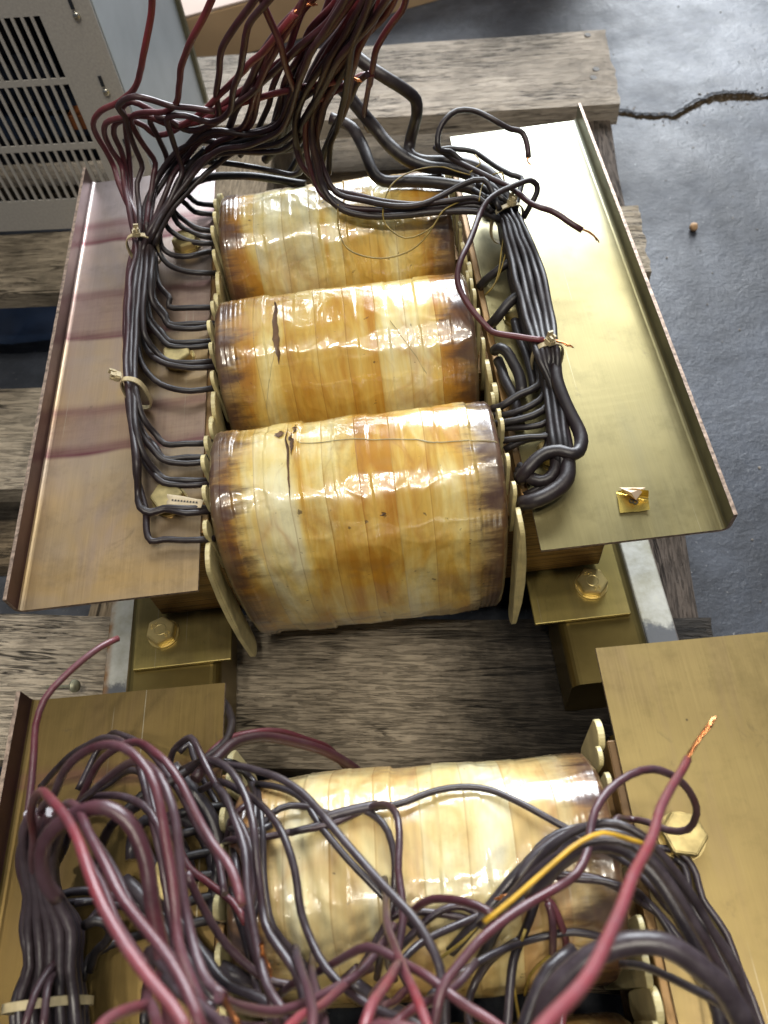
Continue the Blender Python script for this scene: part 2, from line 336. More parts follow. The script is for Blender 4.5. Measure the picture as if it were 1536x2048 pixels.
def box_bm(bm, c, s, mat=Matrix.Identity(4)):
    r = bmesh.ops.create_cube(bm, size=1.0, matrix=mat @ Matrix.Translation(c) @ Matrix.Diagonal((*s, 1)))
    return r['verts']
def box(name, lo, hi, mat, parent=None, bev=0.001, seg=2, xf=Matrix.Identity(4)):
    bm = bmesh.new(); c = [(a + b) / 2 for a, b in zip(lo, hi)]; s = [abs(b - a) for a, b in zip(lo, hi)]
    box_bm(bm, c, s, xf)
    if bev: bmesh.ops.bevel(bm, geom=bm.edges[:], offset=bev, segments=seg, affect='EDGES', profile=0.5)
    return from_bm(name, bm, mat, parent)
def thing(name, loc, label, cat, rz=0.0, group=None):
    o = bpy.data.objects.new(name, None); COL.objects.link(o); o.location = loc; o.rotation_euler = (0, 0, rz)
    o.empty_display_size = 0.05
    o['label'] = label; o['category'] = cat
    if group: o['group'] = group
    return o

def catmull(pts, step):
    P = [np.array(p, float) for p in pts]
    P = [2 * P[0] - P[1]] + P + [2 * P[-1] - P[-2]]
    out = []
    for i in range(1, len(P) - 2):
        p0, p1, p2, p3 = P[i - 1:i + 3]
        L = np.linalg.norm(p2[:3] - p1[:3]); n = max(2, int(L / step))
        t0 = 0; t1 = np.linalg.norm(p1[:3] - p0[:3]) ** 0.5 + 1e-5; t2 = t1 + L ** 0.5 + 1e-5; t3 = t2 + np.linalg.norm(p3[:3] - p2[:3]) ** 0.5 + 1e-5
        for k in range(n):
            t = t1 + (t2 - t1) * k / n
            A1 = (t1 - t) / (t1 - t0) * p0 + (t - t0) / (t1 - t0) * p1
            A2 = (t2 - t) / (t2 - t1) * p1 + (t - t1) / (t2 - t1) * p2
            A3 = (t3 - t) / (t3 - t2) * p2 + (t - t2) / (t3 - t2) * p3
            B1 = (t2 - t) / (t2 - t0) * A1 + (t - t0) / (t2 - t0) * A2
            B2 = (t3 - t) / (t3 - t1) * A2 + (t - t1) / (t3 - t1) * A3
            out.append((t2 - t) / (t2 - t1) * B1 + (t - t1) / (t2 - t1) * B2)
    out.append(P[-2])
    return out
def tube(name, pts, r, mat, parent=None, tints=(0, 0), sides=9, step=0.0045, jit=0.00040, rfun=None, raw=False):
    """round insulated wire swept along 3-D points"""
    C = pts if raw else catmull(pts, step)
    sd = random.random() * 50
    C = [Vector(c[:3]) for c in C]
    n = len(C)
    if n < 2: return None
    if jit:
        C = [c + noise.noise_vector(Vector((sd + k * 0.22, sd, 0))) * jit * 2.2 for k, c in enumerate(C)]
    T = []
    for i in range(n):
        d = C[min(i + 1, n - 1)] - C[max(i - 1, 0)]
        T.append(d.normalized() if d.length > 1e-9 else Vector((0, 0, 1)))
    up = Vector((0, 0, 1)) if abs(T[0].z) < 0.9 else Vector((1, 0, 0))
    N = (up - T[0] * up.dot(T[0])).normalized()
    V = []; F = []; tn = []
    for i in range(n):
        N = (N - T[i] * N.dot(T[i])); N.normalize(); B = T[i].cross(N)
        rr = r * (1 + 0.05 * noise.noise(Vector((sd, i * 0.31, 3))))
        if rfun: rr *= rfun(i / (n - 1))
        for k in range(sides):
            a = 2 * math.pi * k / sides
            V.append(C[i] + (N * math.cos(a) + B * math.sin(a)) * rr)
            tn.append(tints[0] + (tints[1] - tints[0]) * i / (n - 1))
        if i:
            for k in range(sides):
                a = (i - 1) * sides + k; b = (i - 1) * sides + (k + 1) % sides
                F.append((a, b, b + sides, a + sides))
    F.append(tuple(reversed(range(sides)))); F.append(tuple(range((n - 1) * sides, n * sides)))
    o = mesh_obj(name, V, F, mat, parent, True)
    at = o.data.attributes.new('tint', 'FLOAT', 'POINT'); at.data.foreach_set('value', tn)
    o.data.polygons[-1].use_smooth = False; o.data.polygons[-2].use_smooth = False
    return o
def copper_tip(p0, p1, r, parent, bend=0.0015, name='copper_strands'):
    """a short stripped end: a few twisted copper strands in one part"""
    p0 = Vector(p0); p1 = Vector(p1); d = (p1 - p0); L = d.length; d.normalize()
    a = d.orthogonal().normalized(); b = d.cross(a)
    bm = bmesh.new()
    for s in range(5):
        prev = None
        for i in range(9):
            t = i / 8; ph = s * 2 * math.pi / 5 + t * 4
            sp = r * 0.45 * (1 + 0.25 * t)
            c = p0 + d * (L * t * (1 - 0.04 * s)) + (a * math.cos(ph) + b * math.sin(ph)) * sp + a * bend * math.sin(t * 3)
            ring = [bm.verts.new(c + (a * math.cos(q * math.pi / 2.5) + b * math.sin(q * math.pi / 2.5)) * r * 0.55) for q in range(5)]
            if prev:
                for q in range(5): bm.faces.new((prev[q], prev[(q + 1) % 5], ring[(q + 1) % 5], ring[q]))
            prev = ring
        bm.faces.new(prev)
    return from_bm(name, bm, M['copper'], parent, True)

# ================================================================ SETTING
def structure(o): o['kind'] = 'structure'; return o
CR = [(0.30, 0.862), (0.36, 0.868), (0.403, 0.862), (0.443, 0.842), (0.462, 0.838), (0.478, 0.834), (0.50, 0.848), (0.521, 0.860), (0.54, 0.868), (0.56, 0.868), (0.59, 0.860), (0.616, 0.853), (0.68, 0.862), (0.75, 0.845), (0.85, 0.85)]
def crack_y(x):
    for a, b in zip(CR, CR[1:]):
        if a[0] <= x <= b[0]: return a[1] + (b[1] - a[1]) * (x - a[0]) / (b[0] - a[0])
    return None
def build_floor():
    xs = [-8, -4, -2, -1, -0.4, 0.0, 0.2, 0.30] + [0.30 + 0.0028 * i for i in range(1, 190)] + [0.86, 1.2, 2, 4, 8]
    ys = [-4, -2, -1, -0.3, 0.2, 0.5, 0.7, 0.80] + [0.80 + 0.0018 * i for i in range(1, 56)] + [0.93, 1.2, 1.6, 2.5, 4, 8]
    V = []; nx = len(xs)
    for y in ys:
        for x in xs:
            z = 0.0; cy = crack_y(x)
            if cy is not None and 0.805 < y < 0.895:
                n1 = noise.noise(Vector((x * 40, 0, 1))); n2 = noise.noise(Vector((x * 160, y * 160, 2)))
                wdt = 0.0048 + 0.003 * n1 + (0.004 if 0.53 < x < 0.60 else 0)
                d = abs(y - cy - 0.006 * noise.noise(Vector((x * 55, 4, 0))) - 0.002 * n2)
                if d < wdt: z = -0.009 + 0.005 * abs(n2) + 0.004 * noise.noise(Vector((x * 300, y * 300, 5)))
                elif d < wdt + 0.004: z = -0.0012
                if x < 0.33 or x > 0.82: z *= 0.5
            V.append((x, y, z))
    F = [(j * nx + i, j * nx + i + 1, (j + 1) * nx + i + 1, (j + 1) * nx + i) for j in range(len(ys) - 1) for i in range(nx - 1)]
    return mesh_obj('concrete_floor', V, F, M['floor'])
structure(build_floor())

# pebble on the floor
bm = bmesh.new(); bmesh.ops.create_icosphere(bm, subdivisions=3, radius=0.0052)
for v in bm.verts: v.co *= 1 + 0.12 * noise.noise(v.co * 300); v.co.z *= 1.1
o = from_bm('pebble', bm, M['acorn'], None, True); o.location = (0.433, 0.594, 0.005)
o['label'] = 'small round tan pebble lying alone on the concrete floor'; o['category'] = 'pebble'

# grit and chips scattered on the floor
random.seed(17); bm = bmesh.new()
for k in range(420):
    x = random.uniform(0.30, 0.95); y = random.uniform(-0.2, 1.5)
    if k % 3 == 0: x = random.uniform(0.40, 0.80); y = (crack_y(x) or 0.85) + random.gauss(0, 0.014)
    r_ = random.uniform(0.0005, 0.0017) * (1.5 if random.random() < 0.06 else 1)
    g = bmesh.ops.create_icosphere(bm, subdivisions=1, radius=r_, matrix=Matrix.Translation((x, y, r_ * 0.3)) @ Matrix.Rotation(random.uniform(0, 6), 4, 'Z') @ Matrix.Diagonal((1, random.uniform(.5, 1), random.uniform(.4, .7), 1)))
    for v in g['verts']: v.co += noise.noise_vector(v.co * 900) * r_ * 0.4
M['grit'] = simple('floor_grit', (0.16, 0.14, 0.12), 0.8, 0, 0.7, 30)
o = from_bm('grit', bm, M['grit']); o['kind'] = 'stuff'; o['label'] = 'fine grit and concrete chips scattered over the floor and along the crack'; o['category'] = 'grit'

# ---- pallet: rotated about z like the photo shows
TH = R(-7.3)
pallet = thing('wooden_pallet', (0, 0, 0), 'weathered grey wooden pallet carrying both transformers', 'pallet', TH)
PT = -0.17 + H     # top of the deck
def board(name, u0, u1, v0, v1, z0, z1, mat, along='u', rough=0.0012, ends=0.003, split=None, parent=pallet):
    nu, nv = (90, 14) if along == 'u' else (12, 90)
    sd = random.random() * 90
    bm = bmesh.new(); top = []; bot = []
    for j in range(nv + 1):
        rt = []; rb = []
        for i in range(nu + 1):
            fu = i / nu; fv = j / nv
            u = u0 + (u1 - u0) * fu; v = v0 + (v1 - v0) * fv
            if along == 'u':
                v += (fv - 0.5) * 2 * ends * 0.8 * noise.noise(Vector((u * 9, sd, round(fv)))) if j in (0, nv) else 0
                if i in (0, nu): u += ends * noise.noise(Vector((v * 60, sd, i))) * 1.2
                g = noise.noise(Vector((u * 6, v * 130, sd)))
            else:
                u += (fu - 0.5) * 2 * ends * 0.8 * noise.noise(Vector((v * 9, sd, round(fu)))) if i in (0, nu) else 0
                if j in (0, nv): v += ends * noise.noise(Vector((u * 60, sd, j))) * 1.2
                g = noise.noise(Vector((u * 130, v * 6, sd)))
            z = z1 + rough * g + 0.0022 * noise.noise(Vector((u * 3, v * 3, sd)))
            if j in (0, nv) or i in (0, nu): z -= 0.0016
            if split:
                dv = v - (split[0] + 0.006 * noise.noise(Vector((u * 8, 3, sd))))
                wd = split[1] * max(0.1, min(1, (u - split[2]) * 6))
                if abs(dv) < wd: z -= 0.014
            rt.append(bm.verts.new((u, v, z))); rb.append(bm.verts.new((u, v, z0)))
        top.append(rt); bot.append(rb)
    for j in range(nv):
        for i in range(nu):
            bm.faces.new((top[j][i], top[j][i + 1], top[j + 1][i + 1], top[j + 1][i]))
            bm.faces.new((bot[j][i], bot[j + 1][i], bot[j + 1][i + 1], bot[j][i + 1]))
    for i in range(nu):
        bm.faces.new((bot[0][i], bot[0][i + 1], top[0][i + 1], top[0][i])); bm.faces.new((bot[nv][i + 1], bot[nv][i], top[nv][i], top[nv][i + 1]))
    for j in range(nv):
        bm.faces.new((bot[j + 1][0], bot[j][0], top[j][0], top[j + 1][0])); bm.faces.new((bot[j][nu], bot[j + 1][nu], top[j + 1][nu], top[j][nu]))
    me = bpy.data.meshes.new(name); bm.to_mesh(me); bm.free(); me.materials.append(mat)
    o = bpy.data.objects.new(name, me); COL.objects.link(o); o.parent = parent
    return o
UR = 0.2455
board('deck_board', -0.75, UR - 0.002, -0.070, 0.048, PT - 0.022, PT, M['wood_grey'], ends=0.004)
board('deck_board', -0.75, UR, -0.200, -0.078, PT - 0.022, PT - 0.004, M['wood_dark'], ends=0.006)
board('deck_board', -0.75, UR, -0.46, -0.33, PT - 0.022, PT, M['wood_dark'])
board('deck_board', -0.75, UR + 0.001, 0.174, 0.295, PT - 0.022, PT, M['wood_grey'])
board('deck_board', -0.75, UR + 0.003, 0.430, 0.531, PT - 0.022, PT, M['wood_grey'], rough=0.003, ends=0.004)
board('deck_board', -0.75, UR + 0.005, 0.721, 0.885, PT - 0.028, PT, M['wood_far'])
SZ0, SZ1 = 0.022, PT - 0.0225
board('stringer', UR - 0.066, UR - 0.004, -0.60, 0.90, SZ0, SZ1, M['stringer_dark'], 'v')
board('stringer', -0.262, -0.175, -0.60, 0.90, SZ0, SZ1, M['stringer'], 'v')
board('stringer', -0.76, -0.70, -0.60, 0.90, SZ0, SZ1, M['stringer'], 'v')
for v0, v1 in ((-0.46, -0.34), (0.15, 0.27), (0.77, 0.89)):
    board('bottom_board', -0.75, UR, v0, v1, 0.001, 0.0218, M['wood_dark'])
PM = Matrix.Rotation(TH, 4, 'Z')
def pnail(u, v, z, r=0.0045):   # a nail hole with a sunk, rusty head
    bm = bmesh.new(); bmesh.ops.create_cone(bm, cap_ends=True, segments=14, radius1=r, radius2=r * 0.9, depth=0.002)
    o = from_bm('nail_head', bm, M['ink'], None); o.location = (u, v, z); o.rotation_euler = (0.08, 0.1, 0); o.parent = pallet
for u, v in ((0.224, 0.774), (0.229, 0.792), (0.226, 0.872), (0.224, 0.455), (0.231, 0.482), (0.228, 0.503), (-0.21, 0.01), (-0.2, -0.04)):
    pnail(u, v, PT + 0.0006)

# loose nail lying on the board
a = atz(99, 1375, -0.166); b = atz(150, 1372, -0.155); d = (b - a).normalized()
nl = thing('bent_nail', a, 'pale green nail sticking out of the left end of the pallet board', 'nail')
tube('nail_shank', [a - d * 0.002, a + (b - a) * .5, b], 0.0013, M['nail'], nl, jit=0.0001)
bm = bmesh.new(); q = d.to_track_quat('Z', 'Y').to_matrix().to_4x4()
bmesh.ops.create_cone(bm, cap_ends=True, segments=22, radius1=0.0052, radius2=0.0046, depth=0.0028, matrix=Matrix.Translation(b) @ q)
bmesh.ops.bevel(bm, geom=bm.edges[:], offset=0.0005, segments=2, affect='EDGES')
from_bm('nail_cap', bm, M['nail'], nl, True)

# blue sheet lying under the pallet
bm = bmesh.new(); gx, gy = 40, 22; G = []
for j in range(gy + 1):
    row = []
    for i in range(gx + 1):
        x = -0.80 + 0.52 * i / gx; y = 0.505 + 0.15 * j / gy - 0.10 * (x + 0.4)
        row.append(bm.verts.new((x, y, 0.034 + 0.006 * noise.noise(Vector((x * 14, y * 14, 0))) + 0.003 * noise.noise(Vector((x * 60, y * 40, 3))))))
    G.append(row)
for j in range(gy):
    for i in range(gx): bm.faces.new((G[j][i], G[j][i + 1], G[j + 1][i + 1], G[j + 1][i]))
bmesh.ops.solidify(bm, geom=bm.faces[:], thickness=0.003)
o = from_bm('plastic_sheet', bm, M['tarp'], None, True)
o['label'] = 'dark blue plastic sheet showing through the gap in the pallet boards'; o['category'] = 'sheet'

# ---------------------------------------------------------------- vented steel cabinet at the back left
cab = thing('vented_cabinet', (PM @ Vector((-0.267, 0.528, PT + 0.0035))), 'grey steel cabinet with a slotted vent grille standing on the pallet', 'cabinet', TH)
def cabpart(name, bm, mat, smooth=False):
    o = from_bm(name, bm, mat, None, smooth); o.parent = cab; return o
CT = 0.42; CB = 0.0; CW = 0.55; CDp = 0.245; th = 0.0015
# front sheet with real slots: bars between rectangular openings (local x: -CW..0, y = 0, z up)
def front_sheet():
    bm = bmesh.new()
    px = [-CW] ; u = -0.0505
    xs = []
    while u > -CW + 0.05: xs.append(u); u -= 0.0093
    rows = [(0.038 + 0.0005, 0.0965), (0.1035, 0.1645), (0.1705, 0.2270)]
    edges_x = sorted([-CW, 0.0] + [x for s in xs for x in (s - 0.0062, s)])
    edges_z = sorted([0.0, CT] + [z for r_ in rows for z in r_])
    def hole(xa, xb, za, zb):
        xm = (xa + xb) / 2; zm = (za + zb) / 2
        return any(s - 0.0062 < xm < s for s in xs) and any(a < zm < b for a, b in rows)
    vs = {}
    def gv(x, z):
        k = (round(x, 6), round(z, 6))
        if k not in vs: vs[k] = bm.verts.new((x, 0, z))
        return vs[k]
    for xa, xb in zip(edges_x, edges_x[1:]):
        for za, zb in zip(edges_z, edges_z[1:]):
            if not hole(xa, xb, za, zb): bm.faces.new((gv(xa, za), gv(xb, za), gv(xb, zb), gv(xa, zb)))
    bmesh.ops.recalc_face_normals(bm, faces=bm.faces)
    bmesh.ops.solidify(bm, geom=bm.faces[:], thickness=th)
    return bm
cabpart('vent_grille', front_sheet(), M['cabinet'])
bm = bmesh.new(); box_bm(bm, (-0.0008, CDp / 2 + 0.003, CT / 2), (0.0016, CDp - 0.004, CT)); bmesh.ops.bevel(bm, geom=bm.edges[:], offset=0.0005, segments=1, affect='EDGES')
cabpart('side_panel', bm, M['cabinet_side'])
bm = bmesh.new(); box_bm(bm, (0.0012, CDp - 0.008, CT / 2), (0.006, 0.012, CT)); bmesh.ops.bevel(bm, geom=bm.edges[:], offset=0.002, segments=3, affect='EDGES')
cabpart('corner_trim', bm, M['flange_grey'])
bm = bmesh.new(); box_bm(bm, (-CW / 2, CDp / 2, CT + 0.001), (CW + 0.002, CDp + 0.002, 0.002)); cabpart('top_panel', bm, M['cabinet'])
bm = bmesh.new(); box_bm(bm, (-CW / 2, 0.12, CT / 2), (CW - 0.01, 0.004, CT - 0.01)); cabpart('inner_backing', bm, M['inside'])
bm = bmesh.new()
for k in range(7):
    box_bm(bm, (-0.085 - 0.028 * (k % 4), 0.075, 0.085 + 0.03 * (k // 4)), (0.019, 0.03, 0.022))
for k in range(4): box_bm(bm, (-0.10 - 0.02 * k, 0.07, 0.13 + 0.01 * (k % 2)), (0.013, 0.02, 0.05))
box_bm(bm, (-0.16, 0.06, 0.21), (0.05, 0.03, 0.07))
cabpart('blue_fan_module', bm, M['blue'])
bm = bmesh.new(); box_bm(bm, (-0.062, 0.03, 0.113), (0.03, 0.02, 0.014)); cabpart('orange_terminal', bm, M['orange'])
for z in (0.225, 0.155, 0.09):
    bm = bmesh.new(); bmesh.ops.create_uvsphere(bm, u_segments=12, v_segments=8, radius=0.0035, matrix=Matrix.Translation((-0.0165, -0.001, z)) @ Matrix.Diagonal((1, 0.5, 1, 1)))
    cabpart('screw', bm, M['screw'], True)
    bm = bmesh.new(); box_bm(bm, (-0.0170, -0.0012, z + 0.011), (0.003, 0.0012, 0.010)); cabpart('screw_slot', bm, M['inside'])
bm = bmesh.new(); box_bm(bm, (0.0006, 0.118, 0.15), (0.0012, 0.003, 0.02))

# ---------------------------------------------------------------- cardboard behind the pallet
def carton(name, loc, rz, sx, sy, sz, mt, label):
    t = thing(name, loc, label, 'box', rz)
    for nm, c, s in (('side_wall', (0, -sy / 2, sz / 2), (sx, 0.004, sz)), ('side_wall', (0, sy / 2, sz / 2), (sx, 0.004, sz)),
                     ('side_wall', (-sx / 2 + 0.0021, 0, sz / 2), (0.004, sy - 0.0045, sz)), ('side_wall', (sx / 2 - 0.0021, 0, sz / 2), (0.004, sy - 0.0045, sz))):
        bm = bmesh.new(); box_bm(bm, c, s); bmesh.ops.bevel(bm, geom=bm.edges[:], offset=0.001, segments=2, affect='EDGES')
        o = from_bm(nm, bm, mt[0], None); o.parent = t
    for s in (-1, 1):
        bm = bmesh.new(); box_bm(bm, (0, s * sy / 4, sz + 0.0035 + 0.0015 * s), (sx + 0.002, sy / 2 - 0.002, 0.0035)); bmesh.ops.bevel(bm, geom=bm.edges[:], offset=0.001, segments=2, affect='EDGES')
        o = from_bm('flap', bm, mt[1], None); o.parent = t
    return t
carton('cardboard_box', (-0.055, 1.42, 0), R(15), 0.52, 0.46, 0.075, (M['card'], M['card_pale']), 'low pale cardboard box on the floor behind the far pallet board')
carton('cardboard_box', (-0.42, 1.36, 0), R(6), 0.16, 0.30, 0.30, (M['card'], M['card']), 'brown cardboard carton behind the vented cabinet')
carton('cardboard_box', (0.36, 1.66, 0), R(4), 0.34, 0.42, 0.55, (M['card'], M['card']), 'unseen tall brown carton added beyond the low box')  # added out of view to darken the floor's reflection of the doorway

# ================================================================ TRANSFORMER (rigid parts)
tr = thing('transformer', (0, 0.2, PT), 'brass coloured transformer in the middle of the pallet with three taped coils', 'transformer', group='transformers on the pallet')
L = 0.40; G = 0.0997; PW = 0.1056
def plate(name, sgn, mat, fmat):
    """clamp plate: sheet + upturned outer flange with a bent radius, one part; sheared edge on top"""
    t = 0.0022; prof = []
    xo = G + PW; rr = 0.003
    prof.append((G, 0.0)); prof.append((xo - rr, 0.0))
    for k in range(1, 5): a = k / 4 * math.pi / 2; prof.append((xo - rr + rr * math.sin(a), rr - rr * math.cos(a)))
    prof.append((xo, 0.0152))
    n = len(prof)
    # outline offset for thickness
    low = [(x, z - t) if i < 2 else (x + t * math.sin(min(1, (i - 1) / 4) * math.pi / 2), z - t * math.cos(min(1, (i - 1) / 4) * math.pi / 2)) for i, (x, z) in enumerate(prof)]
    ny = 60; V = []; F = []; mi = []
    for j in range(ny + 1):
        y = L * j / ny
        for i, (x, z) in enumerate(prof + low[::-1]):
            dz = 0.0006 * noise.noise(Vector((x * 14 * sgn, y * 9, 2))) if i not in (n - 1, n) else 0.0003 * noise.noise(Vector((y * 120, 1, sgn)))
            V.append((sgn * x, y, z + dz + H))
    m = 2 * n
    for j in range(ny):
        for i in range(m):
            a = j * m + i; b = j * m + (i + 1) % m
            F.append((a, b, b + m, a + m) if sgn < 0 else (a, a + m, b + m, b))
            mi.append(1 if i in (4, 5) and i < n - 1 else 2 if i == n - 1 or i == m - 1 else 0)
    F.append(tuple(range(m)) if sgn > 0 else tuple(range(m))[::-1]); F.append(tuple(range(ny * m, ny * m + m))[::-1] if sgn > 0 else tuple(range(ny * m, ny * m + m))); mi += [2, 2]
    # subdivide the wide strip lightly by the noise only; fine
    o = mesh_obj(name, V, F, mat, tr, False, [mat, fmat, M['sawn_edge']], mi)
    return o
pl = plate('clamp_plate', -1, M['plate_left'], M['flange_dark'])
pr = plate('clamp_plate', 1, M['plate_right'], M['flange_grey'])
# coils
HY, HZ, CZ = 0.0535, 0.088, -0.060
def coil_surf(x, a, cy, sd, hx0=-0.0885, hx1=0.0850):
    e = 2 / 2.7
    c, s = math.cos(a), math.sin(a)
    yy = math.copysign(abs(c) ** e, c); zz = math.copysign(abs(s) ** e, s)
    f = (x - hx0) / (hx1 - hx0)
    r = 1.0
    # rounded shoulders, tape steps, ripples near the ends, broad dents
    de = min(x - hx0, hx1 - x)
    dr = 0.0
    if de < 0.004: dr -= 0.0030 * (1 - de / 0.004) ** 2
    k = math.floor((x + 0.3 + 0.0025 * noise.noise(Vector((a * 1.5, sd, 0)))) / 0.0205)
    dr += 0.00030 * ((x + 0.3) / 0.0205 % 1.0) + 0.00035 * (noise.cell(Vector((k * 1.37 + 0.5, sd, 0.5))) - 0.5) * 2
    if de < 0.022: dr += 0.00022 * math.sin(x * 1900 + 2.2 * math.sin(a * 2) + sd) * min(1, de / 0.004) * max(0, noise.noise(Vector((x * 60, a * 1.5, sd))) + 0.35)
    dr += 0.0011 * noise.noise(Vector((x * 11, math.cos(a) * 2.2 + sd, math.sin(a) * 2.2)))
    dr += 0.0009 * (noise.noise(Vector((x * 34, math.cos(a) * 5 + sd, math.sin(a) * 5 + 9))))
    rg = 1 - abs(noise.noise(Vector((x * 55, math.cos(a) * 4 + sd * 2, math.sin(a) * 6 + 4)))) * 2
    dr += 0.0007 * max(0, rg - 0.6)
    dr += -0.0010 * (f - 0.5) ** 2 * 4
    return Vector((x, cy + yy * (HY + dr), CZ + zz * (HZ + dr) + H))
def make_coil(cy, sd):
    nx, na = 210, 260; V = []; F = []
    hx0, hx1 = -0.0885, 0.0850
    for i in range(nx + 1):
        f = i / nx; x = hx0 + (hx1 - hx0) * f
        for j in range(na): V.append(coil_surf(x, 2 * math.pi * j / na, cy, sd))
    for i in range(nx):
        for j in range(na):
            a = i * na + j; b = i * na + (j + 1) % na
            F.append((a, b, b + na, a + na))
    # end rings turn inward
    base = len(V)
    for (i0, sx) in ((0, 0.0006), (nx, -0.0006)):
        st = len(V)
        for j in range(na):
            p = V[i0 * na + j]; c = Vector((p.x, cy, CZ + H)); q = c + (p - c) * 0.72; q.x += sx; V.append(q)
        for j in range(na):
            a = i0 * na + j; b = i0 * na + (j + 1) % na; c_ = st + j; d_ = st + (j + 1) % na
            F.append((a, c_, d_, b) if i0 == 0 else (a, b, d_, c_))
    o = mesh_obj('taped_coil', V, F, M['coil'], tr, True)
    return o
CY = (0.067, 0.184, 0.301)
coils = [make_coil(c, 3.1 * k + 1) for k, c in enumerate(CY)]
# core: three legs and the laminated yokes
bm = bmesh.new()
for c in CY: box_bm(bm, (0, c, CZ + H), (0.196, 0.062, 0.085))
from_bm('core_leg', bm, M['lam'], tr)
for s in (-1, 1):
    x0, x1 = (G - 0.004) * s, (G + 0.058) * s
    box('core_yoke', (min(x0, x1), 0.0405, H - 0.1065), (max(x0, x1), 0.352, H - 0.0026), M['lam'], tr, 0.0008)
# insulation boards (scalloped tabs) along the coil ends: rounded slabs standing between the coil and the yoke
def tab(x, y, z, wy, hz, tx, lean=0.0, bow=0.0, parent=tr):
    bm = bmesh.new(); n = 12; prof = []
    for k in range(n + 1):
        a = math.pi * k / n; prof.append((wy / 2 * math.cos(a), hz / 2 - wy / 2 + wy / 2 * math.sin(a)))
    for q in (0.25, 0.5, 0.75): prof.append((-wy / 2 * (1 - 0.12 * q), (hz / 2 - wy / 2) * (1 - 2 * q)))
    for k in range(n + 1):
        a = math.pi + math.pi * k / n; prof.append((wy / 2 * 0.85 * math.cos(a), -hz / 2 + wy / 2 + wy / 2 * math.sin(a)))
    for q in (0.25, 0.5, 0.75): prof.append((wy / 2 * (1 - 0.12 * (1 - q)), (-hz / 2 + wy / 2) + (hz - wy) * q))
    rings = []
    for sx, sc in ((-0.5, 0.93), (-0.4, 1.0), (0.4, 1.0), (0.5, 0.93)):
        r = []
        for (py, pz) in prof:
            X = x + sx * tx + bow * (1 - (2 * pz / hz) ** 2) + lean * pz
            r.append(bm.verts.new((X, y + py * sc, z + H + pz * (1 - (1 - sc) * 0.15))))
        rings.append(r)
    m = len(prof)
    for A, B in zip(rings, rings[1:]):
        for k in range(m): bm.faces.new((A[k], A[(k + 1) % m], B[(k + 1) % m], B[k]))
    bm.faces.new(rings[0][::-1]); bm.faces.new(rings[-1])
    return from_bm('insulation_tab', bm, M['tab'], parent, False)
random.seed(11)
for c in CY:
    for k, (dy, dz) in enumerate(((0.045, 0.004), (0.027, 0.014), (0.008, 0.018), (-0.012, 0.018), (-0.031, 0.012))):
        tab(-0.0925 + random.uniform(-.0006, .0006), c + dy + random.uniform(-.002, .002), dz - 0.019 + random.uniform(-.003, .002), 0.0105, 0.050, 0.0026)
        tab(0.0895 + random.uniform(-.0006, .0006), c + dy + random.uniform(-.003, .003), dz - 0.021 + random.uniform(-.004, .002), 0.0095, 0.050, 0.0024)
    tab(-0.0945, c - 0.0480, -0.064, 0.020, 0.150, 0.0032, bow=-0.003, lean=0.035)
    tab(0.0915, c - 0.0470, -0.064, 0.018, 0.146, 0.0032, bow=0.004, lean=-0.02)
    tab(-0.0945, c + 0.0545, -0.026, 0.017, 0.060, 0.0034)
    tab(0.0925, c + 0.0545, -0.026, 0.015, 0.060, 0.0034)
# feet, beams and flanges
for s in (-1, 1):
    xa, xb = (0.1050, 0.1715) if s > 0 else (-0.1775, -0.1075)
    box('foot_plate', (xa, 0.0015, H - 0.1125), (xb, 0.372, H - 0.1095), M['foot'], tr, 0.0007)
    ta, tb = (0.122, 0.1795) if s > 0 else (-0.1845, -0.1165)
    bm = bmesh.new(); box_bm(bm, ((ta + tb) / 2, 0.171, H - 0.1415), (tb - ta, 0.428, 0.056))
    es = [e for e in bm.edges if abs((e.verts[0].co - e.verts[1].co).normalized().y) > 0.9]
    bmesh.ops.bevel(bm, geom=es, offset=0.007, segments=5, affect='EDGES', profile=0.5)
    from_bm('base_beam', bm, M['tube'], tr, True).data.shade_flat()
    fa, fb = (0.1930, 0.2165) if s > 0 else (-0.2210, -0.2010)
    box('base_flange', (fa, -0.10, H - 0.1685), (fb, 0.46, H - 0.1640), M['rail'], tr, 0.0012)
    box('flange_web', (0.1805, -0.09, H - 0.1690) if s > 0 else (-0.1985, -0.09, H - 0.1690), (0.1915, 0.45, H - 0.158) if s > 0 else (-0.1855, 0.45, H - 0.158), M['tube'], tr, 0.002)
def text_mesh(body, size, ext, mat, loc, rz, parent, name):
    c = bpy.data.curves.new(name, 'FONT'); c.body = body; c.size = size; c.extrude = ext; c.align_x = 'CENTER'; c.align_y = 'CENTER'; c.resolution_u = 2
    o = bpy.data.objects.new('tmp', c); me = bpy.data.meshes.new_from_object(o); bpy.data.objects.remove(o)
    me.name = name; me.materials.clear(); me.materials.append(mat)
    o = bpy.data.objects.new(name, me); COL.objects.link(o); o.location = loc; o.rotation_euler = (0, 0, rz)
    m = Matrix.Translation(loc); adopt(o, parent); return o
